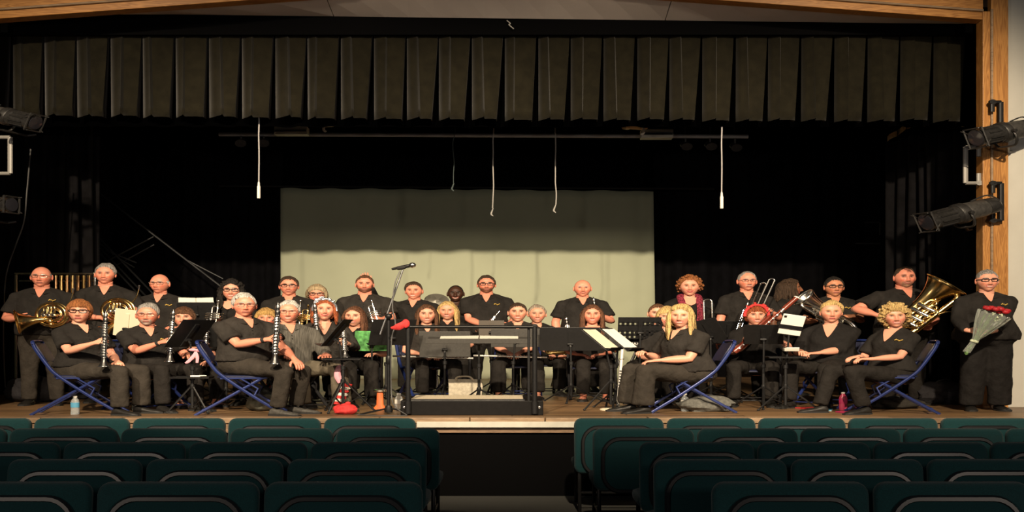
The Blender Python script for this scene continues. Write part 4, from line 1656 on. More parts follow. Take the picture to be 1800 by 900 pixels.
add('P13', 'grey haired man with glasses and moustache standing beside upright trombone slide', (1313, 478), 13.8, 'stand', hyaw=4, hair=('receding', GREY), glasses='wire', beard=(.40, .36, .32, 'moustache'), skin='ruddy', smile=0,
    arms=dict(l=dict(px=(1264, 608, -.1), d=(-.3, -.2, -1), curl=.3, spread=.2), r=dict(px=(1348, 545, -.28), curl=1.2)))
add('P14', 'dark haired person in the shade behind the bassoon, mostly hidden', (1388, 491), 14.6, 'stand', yaw=60, hyaw=80, sex='f', hair=('long', DKB), skin='brown', hair_len=.2)
add('P15', 'man with black rimmed glasses holding a silver euphonium', (1466, 488), 13.6, 'stand', yaw=0, hyaw=2, hair=('short', BLK), glasses='dark', skin='tan', girth=1.12, logo=True, smile=0,
    arms=dict(l=dict(px=(1424, 560, -.38), d=(-1, -.2, .15), curl=.6, n=(0, 0, 1)), r=dict(px=(1490, 558, -.40), curl=1.0, d=(-.9, -.3, -.1))))
add('P16', 'big man with a short beard standing with the large gold tuba', (1590, 470), 12.9, 'stand', yaw=8, hyaw=2, hs=1.14, hair=('receding', DKB), beard=(.28, .17, .11, 'goatee'), skin='ruddy', girth=1.3, belly=.05, smile=1,
    arms=dict(l=dict(px=(1556, 556, -.36), d=(.9, -.3, -.3), curl=.9, pole=(-.9, -.2, -.5)), r=dict(px=(1632, 575, -.34), curl=1.0)))
add('P17', 'woman with glasses at the far right holding a bouquet of red roses', (1735, 475), 11.83, 'stand', yaw=-4, hyaw=-4, sex='f', hs=1.08, hair=('pulled', GREY), glasses='dark', skin='fair', girth=1.34, belly=.05, shirt=C_BLACK, sleeve='long', hem=1.5, trousers=C_KNIT, logo=True, smile=2,
    arms=dict(l=dict(px=(1714, 583, -.33), d=(.95, -.3, -.05), n=(0, .8, -.5), curl=.8), r=dict(px=(1734, 586, -.35), d=(-.95, -.3, 0), n=(0, .8, -.5), curl=.8)))

# --- seated
add('S1', 'woman with short auburn hair and glasses seated front left with a clarinet', (140, 528), 11.45, 'sit', yaw=42, leg_yaw=74, hyaw=8, sex='f', sc=1.0, hair=('bangs', AUB), glasses='dark', smile=0, lean=4,
    arms=dict(l=dict(px=(180, 602, -.34), curl=1.2, pole=(-.5, -.1, -1)), r=dict(px=(209, 643, -.16), n=(0, 0, -1), curl=.35)), trousers=C_BROWNT, hem=1.15, foot_fwd=.0, girth=1.08)
add('S2', 'man with grey beard and glasses seated with a clarinet, left of centre stand', (259, 535), 12.0, 'sit', yaw=28, leg_yaw=48, hyaw=6, hair=('side', GREY), beard=(.34, .29, .25, 'goatee'), glasses='wire', skin='ruddy', smile=0, logo=True, watch='l', shoes=M_SHOE,
    arms=dict(l=dict(px=(297, 601, -.34), curl=1.2, pole=(-.5, -.1, -1)), r=dict(px=(336, 628, -.22), n=(0, 0, -1), curl=.4)))
add('S3', 'woman with brown fringe seated behind the music stand with pink ribbon', (323, 541), 12.8, 'sit', yaw=16, leg_yaw=28, hyaw=4, sex='f', hair=('bangs', BRN), skin='fair', smile=2,
    arms=dict(l=dict(px=(360, 611, -.40), curl=1.2), r=dict(px=(366, 640, -.30), n=(0, 0, -1), curl=.3)), shoe='flat')
add('S4', 'silver haired man with glasses seated in the front on a blue chair with a clarinet', (430, 517), 11.4, 'sit', yaw=38, leg_yaw=72, hyaw=14, hair=('side', WHITE), glasses='wire', skin='ruddy', smile=0, shirt=C_BLACK2, girth=1.1, belly=.03, watch='l', trousers=C_BROWNT, shoes=M_SHOEG,
    arms=dict(l=dict(px=(484, 598, -.34), curl=1.2, pole=(-.3, -.1, -1)), r=dict(px=(522, 640, -.18), n=(0, 0, -1), curl=.35)), foot_fwd=-.06)
add('S4b', 'person with light brown hair almost hidden behind the silver haired clarinet player', (468, 543), 13.2, 'sit', hyaw=6, sex='f', hair=('bangs', GOLDB), skin='ruddy', smile=2)
add('S5', 'white haired man in a grey striped shirt seated with crossed hands', (507, 530), 12.1, 'sit', yaw=22, leg_yaw=34, hyaw=6, hair=('side', WHITE), glasses='wire', skin='ruddy', smile=2, shirt=C_GREYSTRIPE, sleeve='long', trousers=C_OLIVET, shoes=M_SHOEG, girth=1.08,
    arms=dict(l=dict(px=(500, 625, -.25), n=(0, 0, -1)), r=dict(px=(574, 628, -.28), n=(0, 0, -1), curl=.4)), legs=dict(l=dict(open=2), r=dict(open=22, fwd=.06)), hem=1.3)
add('S6', 'woman with red hair and a sparkling headband seated with a clarinet', (570, 528), 12.8, 'sit', yaw=8, leg_yaw=14, hyaw=10, hpitch=-6, sex='f', hair=('long', RED), hair_len=.16, hair_vol=1.2, skin='fair', smile=1, neck='vee', shirt=C_BLACK2, sleeve='long',
    arms=dict(l=dict(px=(553, 591, -.34), curl=1.2), r=dict(px=(605, 603, -.36), curl=1.1)))
add('S7', 'young woman with long dark brown hair seated behind the green music sheet', (623, 540), 13.4, 'sit', yaw=-4, leg_yaw=4, hyaw=-8, sex='f', hair=('long', CHEST), hair_len=.32, skin='fair', smile=2, neck='crew', shirt=C_KNIT, girth=1.12,
    arms=dict(l=dict(px=(608, 610, -.3)), r=dict(px=(654, 625, -.32), n=(0, 0, -1), curl=.35, spread=.2)))
add('S8', 'woman with long brown hair seated behind the left grey stand with a flute', (750, 537), 14.2, 'sit', yaw=8, leg_yaw=18, hyaw=6, sex='f', hs=1.12, hair=('long', BRN), hair_len=.34, skin='fair', smile=2, shirt=C_BLACK2,
    arms=dict(l=dict(px=(748, 628, -.30), n=(0, 0, -1), curl=.8), r=dict(px=(772, 628, -.32), n=(0, 0, -1), curl=.8)))
add('S9', 'woman with long blond hair seated behind the podium rail', (787, 531), 14.9, 'sit', hyaw=-4, sex='f', hs=1.14, hair=('long', BLOND), hair_len=.34, skin='fair', smile=2, neck='crew')
add('S10', 'woman with dark hair tied back seated centre with a flute, bare ankles', (910, 533), 14.3, 'sit', hyaw=0, sex='f', hs=1.14, hair=('pulled', DKB), skin='fair', smile=2, shirt=C_BLACK2, shoe='flat', legs=dict(l=dict(open=12), r=dict(open=12)), girth=1.08, hem=1.2,
    arms=dict(l=dict(px=(895, 626, -.38), n=(0, 0, -1), curl=1.1), r=dict(px=(911, 626, -.38), n=(0, 0, -1), curl=1.1)))
add('S11', 'woman with short grey hair seated behind the black stand right of the podium', (944, 537), 14.9, 'sit', yaw=8, hyaw=2, sex='f', hs=1.12, hair=('short', (.34, .28, .22)), skin='fair', smile=2,
    arms=dict(l=dict(px=(968, 626, -.4), n=(0, 0, -1), curl=.9), r=dict(px=(988, 627, -.4), n=(0, 0, 1), curl=.4)))
add('S12', 'woman with long brown hair and a wide smile seated right of the podium', (1041, 537), 13.9, 'sit', hyaw=-2, sex='f', hs=1.12, hair=('long', CHEST), hair_len=.32, skin='ruddy', smile=2, neck='scoop', shirt=C_BLACK2, shoe='flat', legs=dict(l=dict(open=2), r=dict(open=2)),
    arms=dict(l=dict(px=(1024, 626, -.36), n=(0, 0, -1), curl=.5, d=(.9, -.3, -.1)), r=dict(px=(1050, 626, -.36), n=(0, 0, -1), curl=.5, d=(-.9, -.3, -.1))))
add('S13', 'woman with brown hair tied back seated behind the perforated music stand', (1156, 535), 13.4, 'sit', yaw=-14, hyaw=-4, sex='f', hs=1.08, hair=('pulled', BRN), skin='fair', smile=2,
    arms=dict(l=dict(px=(1140, 622, -.38), n=(0, 0, -1), curl=.8, pole=(.2, .1, -1)), r=dict(px=(1160, 618, -.36))))
add('S13b', 'person with blond fringe peeking out behind the blond woman in front', (1173, 540), 13.0, 'sit', hyaw=-4, sex='f', hair=('bangs', BLOND), skin='fair', smile=1)
add('S14', 'woman with long blond hair seated side on at the front right of the podium', (1197, 537), 11.72, 'sit', yaw=-52, leg_yaw=-74, hyaw=-14, sex='f', sc=1.0, hs=1.1, hair=('long', BLOND), hair_len=.27, hair_vol=1.5, skin='fair', smile=2, shirt=C_BLACK2, girth=1.3, belly=.04, trousers=C_BROWNT, hem=1.5, lean=-6,
    arms=dict(l=dict(px=(1128, 622, -.10), n=(0, 0, -1), curl=.7), r=dict(px=(1142, 640, -.26), n=(0, 0, -1), curl=.6, pole=(.6, -.3, -1))), watch=None)
add('S15', 'woman with a red bandana headband seated with a bassoon', (1328, 537), 12.9, 'sit', yaw=0, leg_yaw=-12, hyaw=0, sex='f', hair=('bangs', RED), skin='fair', smile=2, sleeve='half', shirt=C_KNIT, girth=1.12, neck='scoop',
    arms=dict(l=dict(px=(1312, 598, -.38), d=(-.7, -.4, .1), curl=1.0), r=dict(px=(1384, 607, -.34), curl=1.0)))
add('S16', 'woman with short blond hair in a black long sleeved top seated at the right', (1461, 531), 12.5, 'sit', yaw=-22, leg_yaw=-38, hyaw=-6, sex='f', hair=('side', BLOND), hair_vol=1.3, skin='fair', smile=0, sleeve='half', shirt=C_KNIT, girth=1.28, belly=.04, neck='vee',
    arms=dict(l=dict(px=(1410, 622, -.26), n=(0, 0, -1), curl=.7), r=dict(px=(1424, 624, -.32), n=(0, 0, -1), curl=.7, d=(-.9, -.3, -.05))))
add('S17', 'woman with curly blond hair seated side on in the blue chair at the right front', (1573, 537), 11.55, 'sit', yaw=-42, leg_yaw=-74, hyaw=-8, hroll=-4, sex='f', hair=('wavybob', BLOND), skin='fair', smile=2, logo=True, neck='vee', lean=8, foot_fwd=.0,
    arms=dict(l=dict(px=(1500, 631, -.12), n=(0, 0, -1), curl=.4, d=(-.9, -.3, -.2)), r=dict(px=(1516, 634, -.26), n=(0, 0, -1), curl=.5, d=(-.95, -.1, .0), pole=(.8, -.1, -1))), legs=dict(l=dict(fwd=.10), r=dict(fwd=-.10)))

# --- worn extras
p = PEOPLE['P12']       # scarf
mb = MB()
for s in (-1, 1):
    pts = [p.nb + p.right * (s * .02) - p.front * .07 + p.up * .03, p.nb + p.right * (s * .085) + p.up * .015, p.surf(.47, s * .085, .03), p.surf(.38, s * .085, .035), p.surf(.24, s * .09, .035), p.surf(.08, s * .09, .04)]
    pts = smooth_path(pts, 4)
    mb.tube(pts, [.035] * (len(pts) - 4) + [.042, .042, .04, .03], 8, flat=.5, hint=p.right)
mb.build('scarf', C_SCARF, p.root)


def headband(p, m, name, z=.055, r=.014, lumps=0, seed=0):
    mb = MB()
    rn = random.Random(seed)
    pts = []
    for q in range(25):
        a = R(-98 + 196 * q / 24)
        pts.append(p.xf(Vector((.092 * math.sin(a), -z - .012 * math.cos(a), .010 + .116 * math.cos(a))) * p.hs))
    mb.tube(pts, r, 7)
    for q in range(lumps):
        c = pts[rn.randrange(5, 20)] + Vector((rn.uniform(-.015, .015), -.005, rn.uniform(-.005, .03)))
        mb.ball(c, rn.uniform(.010, .018), seg=6, rows=4)
    return mb.build(name, m, p.root)


headband(PEOPLE['S15'], M_RED, 'headband', .058, .015, 10, 3)
headband(PEOPLE['S6'], mat('sparkle_tinsel', (.75, .80, .95), .15, .9, .3, 90), 'sparkling_headband', .050, .012, 30, 5)

# ------------------------------------------------------------------ props: everything below is in thing coordinates, widened when linked


class Thing:
    """a thing with an origin; w() turns a point of the place into its unstretched coordinates"""

    def __init__(self, name, org, label, cat, group=None):
        self.o = Vector(org)
        self.root = thing(name, self.o, label, cat, group)

    def w(self, p):
        q = Vector(p) - self.o
        return Vector((q.x / WIDE, q.y, q.z))

    def px(self, x, y, d):
        return self.w(at(x, y, d))

    def part(self, name, m, fn, parent=None, **kw):
        mb = MB()
        fn(mb)
        return mb.build(name, m, parent or self.root, None, **kw)


def floor_at(px, d):
    return Vector(((px - 900) * d / F, d, STG))


# ---- folding chairs


def folding_chair(px, d, yaw, label, enamel=None, padm=None, seat_h=.445, dz=0):
    enamel = enamel or M_BLUE
    padm = padm or M_BLUEPAD
    t = Thing('folding_chair', floor_at(px, d) + Vector((0, 0, dz)), label, 'chair', 'folding chairs of the players')
    r = rotz(R(yaw))

    def V(x, y, z):          # y: towards the sitter's front is negative
        return r @ Vector((x, y, z))
    hw = .215
    for s in (-1, 1):
        t.part('leg', enamel, lambda b: b.tube(smooth_path([V(s * hw, .315, .80), V(s * hw, .295, .74), V(s * hw, .205, .55), V(s * hw, .13, .44), V(s * hw, -.10, .21), V(s * hw, -.335, .0)], 4), .0155, 8))
        t.part('leg', enamel, lambda b: b.tube([V(s * (hw - .035), -.17, seat_h - .02), V(s * (hw - .035), .06, .23), V(s * (hw - .035), .34, .0)], .0145, 8))
        t.part('seat_brace', enamel, lambda b: b.tube([V(s * (hw - .02), -.20, seat_h - .025), V(s * (hw - .02), .15, seat_h - .03)], .012, 6))
        t.part('strut', enamel, lambda b: b.tube([V(s * (hw - .02), .0, seat_h - .03), V(s * (hw - .02), -.13, .30), V(s * (hw - .01), -.10, .21)], .009, 6))
    t.part('top_rail', enamel, lambda b: b.tube(smooth_path([V(-hw, .315, .80), V(-hw + .03, .325, .828), V(0, .335, .833), V(hw - .03, .325, .828), V(hw, .315, .80)], 3), .0155, 8))
    t.part('crossbar', enamel, lambda b: b.tube([V(-hw, -.27, .065), V(hw, -.27, .065)], .009, 6))
    t.part('crossbar', enamel, lambda b: b.tube([V(-hw + .03, .28, .065), V(hw - .03, .28, .065)], .009, 6))

    def back(b):
        rs = []
        for z, y in ((.60, .222), (.615, .226), (.70, .26), (.79, .302), (.808, .31)):
            e = .0 if .61 < z < .8 else .012
            rs.append([V(-hw + .012 + e, y - .010, z), V(0, y + .016, z), V(hw - .012 - e, y - .010, z), V(hw - .012 - e, y + .010, z), V(0, y + .036, z), V(-hw + .012 + e, y + .010, z)])
        b.rings(rs)
    t.part('backrest', padm, back)

    def seat(b):
        rs = []
        for z, ins in ((seat_h - .028, .012), (seat_h - .02, 0), (seat_h - .004, 0), (seat_h + .006, .02)):
            rs.append([V(a, q - .02, z) for a, q in rrect(.40 - 2 * ins, .40 - 2 * ins, .06 - ins, 4)])
        b.rings(rs)
    t.part('seat', padm, seat)
    return t


CH_OFF = {}


def chair_for(key, label, **kw):
    p = PEOPLE[key]
    yw = kw.pop('yaw')
    dx = kw.pop('dx', 0)
    o = p.org
    px = o.x * F / o.y + 900 + dx
    dz = max(-.0, p.hip.z - .555)
    return folding_chair(px, o.y + .0, yw, label, **kw)


M_CHBLK = mat('black_chair_enamel', (.014, .014, .016), .4)
chair_for('S1', 'blue folding chair of the front left clarinet player in glasses', yaw=98)
chair_for('S2', 'blue folding chair of the grey bearded clarinet player', yaw=50)
chair_for('S4', 'blue folding chair of the silver haired man in the front', yaw=95)
chair_for('S8', 'blue folding chair of the brown haired flute player left of the podium', yaw=20)
chair_for('S10', 'blue folding chair behind the right podium rail post', yaw=0)
chair_for('S14', 'blue folding chair of the blond woman sitting side on', yaw=-88)
chair_for('S16', 'blue folding chair of the woman with short blond hair', yaw=-38)
chair_for('S17', 'blue folding chair of the curly blond woman at the right front', yaw=-98)
chair_for('S3', 'dark folding chair of the woman with brown fringe', yaw=28, enamel=M_CHBLK)
chair_for('S5', 'dark folding chair of the man in the striped shirt', yaw=34, enamel=M_CHBLK)
chair_for('S6', 'dark folding chair of the red haired clarinet player', yaw=14, enamel=M_CHBLK)
chair_for('S7', 'dark folding chair of the young dark haired woman', yaw=4, enamel=M_CHBLK)
chair_for('S9', 'dark folding chair of the long haired blond woman', yaw=0, enamel=M_CHBLK)
chair_for('S11', 'dark folding chair of the short grey haired woman', yaw=0, enamel=M_CHBLK)
chair_for('S12', 'dark folding chair of the woman with the wide smile', yaw=0, enamel=M_CHBLK)
chair_for('S13', 'dark folding chair behind the perforated stand', yaw=-14, enamel=M_CHBLK)
chair_for('S15', 'dark folding chair of the bassoon player', yaw=-10, enamel=M_CHBLK)
chair_for('S4b', 'dark folding chair of the hidden player behind the silver haired man', yaw=0, enamel=M_CHBLK)
chair_for('S13b', 'dark folding chair of the hidden blond player', yaw=0, enamel=M_CHBLK)

# ---- music stands


def music_stand(px, py, d, label, w=.50, h=.33, tilt=25, yaw=0, stem_px=None, desk=None, sheets=None, perf=False, legs=3, tray=None, foot_r=.30, sheet_mat=None, hub=.22, stem_m=None, leg_rot=20, roll=0, base_drop=0, front_sheet=False, thin=False, rev=False, page_up=.012):
    """px,py: middle of the desk; the desk leans back towards the audience side and is read from behind"""
    desk = desk or M_STEEL_BLK
    stem_m = stem_m or M_STEEL_BLK
    c = at(px, py, d)
    base = floor_at(stem_px or px, d)
    t = Thing('music_stand', base, label, 'music stand', 'music stands of the band')
    dc = t.w(c)
    rot = rotz(R(yaw)) @ Matrix.Rotation(R(roll), 3, 'Y') @ Matrix.Rotation(R(tilt), 3, 'X')
    # desk: upper edge leans to the audience (-y); players read the +y side
    if not perf:
        t.part('desk', desk, lambda b: b.box(dc, (w, .008, h), rot), smooth=False, bevel=.003)
    else:
        def pf(b):
            nx, nz = 9, 5
            xs = np.linspace(-w / 2, w / 2, nx + 1)
            zs = np.linspace(-h / 2, h / 2, nz + 1)
            g = .30
            for i in range(nx):
                for j in range(nz):
                    x0, x1, z0, z1 = xs[i], xs[i + 1], zs[j], zs[j + 1]
                    cx, cz = (x0 + x1) / 2, (z0 + z1) / 2
                    hole = (j in (0, 1, 3)) and i not in (4,)
                    if not hole:
                        b.box(dc + rot @ Vector((cx, 0, cz)), (x1 - x0, .006, z1 - z0), rot)
                    else:
                        gx, gz = (x1 - x0) * g, (z1 - z0) * g
                        b.box(dc + rot @ Vector((cx, 0, z0 + gz / 2)), (x1 - x0, .006, gz), rot)
                        b.box(dc + rot @ Vector((cx, 0, z1 - gz / 2)), (x1 - x0, .006, gz), rot)
                        b.box(dc + rot @ Vector((x0 + gx / 2, 0, cz)), (gx, .006, z1 - z0), rot)
                        b.box(dc + rot @ Vector((x1 - gx / 2, 0, cz)), (gx, .006, z1 - z0), rot)
        t.part('desk', desk, pf, smooth=False)
    t.part('desk_lip', desk, lambda b: b.box(dc + rot @ Vector((0, -.028 if rev else .028, -h / 2 + .003)), (w, .055, .006), rot), smooth=False)
    t.part('desk_rib', desk, lambda b: b.box(dc + rot @ Vector((0, .010 if rev else -.010, -.02)), (.035, .014, h * .8), rot), smooth=False)
    jz = dc.z - h * .32
    j = Vector((dc.x * .5, dc.y - .02, jz))
    t.part('desk_clamp', stem_m, lambda b: (b.lathe([(.016, -.025), (.02, 0), (.016, .025)], dc + rot @ Vector((0, .028 if rev else -.028, -h * .2)), rot @ Vector((1, 0, 0)), 10), b.tube([dc + rot @ Vector((0, .028 if rev else -.028, -h * .2)), j], .011, 8)))
    t.part('upper_stem', stem_m if not thin else M_CHROME, lambda b: b.tube([j, Vector((0, 0, .45))], .009, 8))
    t.part('lower_stem', stem_m, lambda b: b.tube([Vector((0, 0, .52)), Vector((0, 0, .06))], .0125, 8))
    t.part('stem_collar', stem_m, lambda b: b.lathe([(.014, -.025), (.02, -.02), (.02, .02), (.014, .025)], (0, 0, .52), (0, 0, 1), 10))
    t.part('leg_hub', stem_m, lambda b: b.lathe([(.018, -.02), (.022, 0), (.018, .03)], (0, 0, hub), (0, 0, 1), 10))
    for q in range(legs):
        a = R(leg_rot + 360 * q / legs)
        e = Vector((math.cos(a), math.sin(a), 0))
        lg = t.part('leg', stem_m, lambda b: b.tube([Vector((0, 0, hub)) + e * .015, e * foot_r + Vector((0, 0, .012))], .009, 6))
        t.part('foot_cap', M_RUBBER, lambda b: b.ball(e * foot_r + Vector((0, 0, .013)), .013, seg=8, rows=5), lg)
        t.part('leg_strut', stem_m, lambda b: b.tube([Vector((0, 0, .07)), e * foot_r * .5 + Vector((0, 0, hub * .5))], .006, 5))
    if sheets:
        sm = sheet_mat or M_PAPER
        lay = Thing('sheet_music', c, sheets, 'sheet music', 'sheet music on the stands')
        yb = .012 if not front_sheet else -.012
        for q, (dx, ang) in enumerate(((-.115, 2), (.118, -2))):
            rr = rot @ Matrix.Rotation(R(ang), 3, 'Y')
            lay.part('page', sm, lambda b: b.box(rot @ Vector((dx * w / .5 if w < .5 else dx, yb, page_up)), (min(.225, w * .47), .003, .30), rr), smooth=False)
    if tray:
        zt = tray
        t.part('tray', stem_m, lambda b: b.box((0, -.01, zt), (.30, .20, .012)), smooth=False, bevel=.004)
        t.part('tray_rim', stem_m, lambda b: b.tube([(-.15, -.11, zt + .01), (.15, -.11, zt + .01), (.15, .09, zt + .01), (-.15, .09, zt + .01), (-.15, -.11, zt + .01)], .006, 5))
        t.part('tray_clamp', stem_m, lambda b: b.lathe([(.02, -.03), (.024, 0), (.02, .012)], (0, 0, zt), (0, 0, 1), 10))
    return t


ms = music_stand(334, 586, 11.5, 'silver legged music stand with pink ribbon in front of the left clarinets', w=.34, h=.38, tilt=34, yaw=56, roll=0, stem_px=338, sheets='white music pages on the stand with pink ribbon', tray=.41, foot_r=.19, hub=.30, leg_rot=200)
t = Thing('ribbon_bow', at(344, 618, 11.44), 'pink ribbon bow tied on a music stand', 'ribbon')
t.part('loop', M_PINK, lambda b: b.ball((-.02, 0, .02), .035, .015, .018, 8, 6))
t.part('loop', M_PINK, lambda b: b.ball((.025, 0, .015), .03, .015, .022, 8, 6))
t.part('tail', M_PINK, lambda b: b.tube(smooth_path([(0, 0, 0), (-.02, -.01, -.06), (-.06, -.01, -.12), (-.08, -.01, -.13)]), [.008, .016, .014, .006], 6, flat=.4))
t.part('tail', M_PINK, lambda b: b.tube(smooth_path([(0, 0, 0), (.015, -.01, -.06), (.012, -.01, -.13)]), [.008, .014, .010], 6, flat=.4))
t = Thing('reed_case', at(346, 661, 11.45), 'white reed case on the tray of the ribbon stand', 'case')
t.part('box', M_WHITEP, lambda b: b.box((0, 0, 0), (.09, .06, .018)), smooth=False, bevel=.003)
t.part('lid', M_PAPER, lambda b: b.box((.05, -.02, .006), (.05, .04, .012), rotz(.4)), smooth=False, bevel=.003)

music_stand(397, 588, 12.4, 'black music stand between the brown fringed woman and the silver haired man', w=.42, tilt=20, yaw=20, foot_r=.34)
music_stand(224, 568, 12.7, 'cream backed music stand behind the left clarinets', w=.24, h=.36, tilt=14, yaw=-8, desk=M_CREAM, roll=10)
music_stand(345, 547, 13.2, 'music stand with white page edge behind the brown fringed woman', w=.34, h=.24, tilt=12, page_up=.03, sheets='white music pages behind the brown fringed woman')
music_stand(592, 585, 11.6, 'thin black music stand seen edge on before the red haired woman', w=.34, h=.36, tilt=30, yaw=84, stem_px=603, tray=.62, foot_r=.25, hub=.36, leg_rot=250)
music_stand(690, 584, 12.9, 'large black music stand left of the podium', w=.40, h=.36, tilt=22, yaw=24, stem_px=679, foot_r=.26)
music_stand(654, 600, 13.0, 'black music stand with green and white sheet before the young dark haired woman', w=.34, h=.18, tilt=30, yaw=10, sheets='green and white printed music before the young dark haired woman', sheet_mat=mat('green_print', (.12, .40, .12), .7, 0, .7, 14), front_sheet=True)
music_stand(782, 605, 13.4, 'grey music stand at the left behind the podium rail', w=.46, h=.35, tilt=10, desk=M_GREYDESK, foot_r=.24)
music_stand(908, 594, 13.4, 'grey music stand at the right behind the podium rail', w=.46, h=.25, tilt=10, stem_px=902, desk=M_GREYDESK, foot_r=.24)
music_stand(842, 598, 12.35, 'wide low conductor stand lying nearly flat with open score', w=.86, h=.40, tilt=-80, rev=True, desk=M_GREYDESK, foot_r=.26)
lay = Thing('open_score', at(842, 598, 12.35), 'open white score on the flat conductor stand', 'sheet music')
for s in (-1, 1):
    lay.part('page', M_PAPER, lambda b: b.box(Matrix.Rotation(R(-80), 3, 'X') @ Vector((s * .165, -.016, .02)), (.32, .016, .30), Matrix.Rotation(R(-80), 3, 'X') @ Matrix.Rotation(R(1.5 * s), 3, 'Z')), smooth=False)
music_stand(864, 578, 14.0, 'small grey music stand in front of the bearded man with glasses', w=.24, h=.24, tilt=12, desk=mat('taupe_desk', (.11, .095, .08), .6))
music_stand(1002, 596, 13.2, 'black music stand right of the podium rail', w=.54, h=.32, tilt=12, stem_px=1004, foot_r=.30)
music_stand(1056, 598, 12.0, 'black tripod stand with white pages right of the podium, left desk', w=.26, h=.34, tilt=-42, yaw=62, rev=True, stem_px=1074, foot_r=.27, hub=.34, leg_rot=215, sheets='cream pages on the tripod stand, left desk', sheet_mat=M_CREAM, front_sheet=True)
music_stand(1089, 597, 12.15, 'black stand with bright white pages in front of the wide smiling woman', w=.26, h=.38, tilt=-42, yaw=62, rev=True, stem_px=1082, foot_r=.22, sheets='bright white pages on the right desk of the tripod pair', front_sheet=True)
music_stand(1125, 577, 12.9, 'perforated black music stand left of the blond woman', w=.39, h=.29, tilt=12, perf=True, yaw=6)
music_stand(1247, 583, 13.0, 'black music stand leaning behind the blond woman', w=.26, h=.34, tilt=18, yaw=-34, roll=-16, stem_px=1250)
music_stand(1280, 584, 13.3, 'black music stand between the blond woman and the bassoon player', w=.34, h=.32, tilt=18, yaw=0)
music_stand(1342, 588, 12.2, 'black music stand in front of the bassoon player', w=.32, h=.27, tilt=28, yaw=-12, foot_r=.30, hub=.26)
ms = music_stand(1392, 571, 11.95, 'slim black stand holding a white tablet right of the bassoon player', w=.17, h=.27, tilt=20, yaw=-10, roll=12, stem_px=1381, desk=M_STEEL_BLK, tray=.63, foot_r=.28, hub=.28, leg_rot=210)
t = Thing('tablet', at(1391, 571, 11.90), 'white tablet on a slim black stand', 'tablet')
rt_ = rotz(R(-10)) @ Matrix.Rotation(R(12), 3, 'Y') @ Matrix.Rotation(R(20), 3, 'X')
t.part('case_back', M_WHITEP, lambda b: b.box((0, -.02, 0), (.18, .010, .255), rt_), smooth=False, bevel=.004)
t.part('case_band', M_STEEL_BLK, lambda b: b.box(rt_ @ Vector((0, -.03, -.02)), (.19, .012, .045), rt_), smooth=False)
t.part('camera_bump', M_STEEL_BLK, lambda b: b.box(rt_ @ Vector((-.065, -.028, .105)), (.022, .006, .022), rt_), smooth=False)
t = Thing('pencil_box', at(1384, 616, 11.9), 'small grey box on the tray of the tablet stand', 'box')
t.part('box', M_GREYBOX, lambda b: b.box((.03, 0, .01), (.12, .08, .04)), smooth=False, bevel=.005)
t.part('lid', M_WHITEP, lambda b: b.box((.04, 0, .033), (.10, .07, .008)), smooth=False)

# ---- instruments


def clarinet(a, b_, label, keys=1, key=None, rs=1.15):
    c = (a + b_) / 2
    t = Thing('clarinet', c, label, 'clarinet', 'clarinets in the band')
    p, q = t.w(a), t.w(b_)
    ax = (q - p)
    L = ax.length
    ax.normalize()

    def lz(nm, m, prof, parent=None):
        return t.part(nm, m, lambda b: b.lathe([(r_ * rs, h * L) for r_, h in prof], p, ax, 12), parent)
    lz('mouthpiece', M_EBONY, [(.004, 0), (.009, .03), (.0125, .10), (.013, .14)])
    lz('ligature', M_SILVER, [(.0140, .055), (.0142, .057), (.0155, .105), (.0150, .107)])
    lz('barrel', M_EBONY, [(.0135, .14), (.0165, .16), (.0165, .20), (.0135, .22)])
    lz('upper_joint', M_EBONY, [(.0135, .22), (.0138, .50)])
    lz('lower_joint', M_EBONY, [(.0142, .50), (.0150, .83)])
    lz('bell', M_EBONY, [(.0150, .83), (.017, .87), (.023, .93), (.034, .985), (.036, 1.0), (.030, .998)])
    for h, r_ in ((.145, .0178), (.215, .0172), (.495, .0172), (.51, .0176), (.835, .0185), (.995, .038)):
        lz('silver_ring', M_SILVER, [(r_ * .8, h - .006), (r_, h - .005), (r_, h + .005), (r_ * .8, h + .006)])
    e = perp(ax, Vector((0, -1, 0)))
    g = ax.cross(e)

    def kw(b):
        for h in (.26, .30, .345, .39, .44, .55, .60, .65, .70, .745, .79):
            o = p + ax * (h * L) + e * .0165 * rs
            b.lathe([(.003, -.001), (.0115, 0), (.0115, .004), (.004, .005)], o, e, 10)
        for sgn in (-1, 1):
            b.tube([p + ax * (.24 * L) + e * .012 + g * sgn * .0175, p + ax * (.48 * L) + e * .012 + g * sgn * .0175], .0035, 5)
            b.tube([p + ax * (.53 * L) + e * .012 + g * sgn * .0185, p + ax * (.82 * L) + e * .012 + g * sgn * .0185], .0035, 5)
        for h in (.28, .41, .57, .72, .78):
            b.tube([p + ax * (h * L) + g * .02 + e * .012, p + ax * ((h + .03) * L) + g * .034 + e * .012], .0045, 5)
            b.tube([p + ax * ((h + .02) * L) - g * .02 + e * .012, p + ax * ((h + .05) * L) - g * .032 + e * .012], .0045, 5)
    t.part('keywork', M_SILVER, kw)
    return t


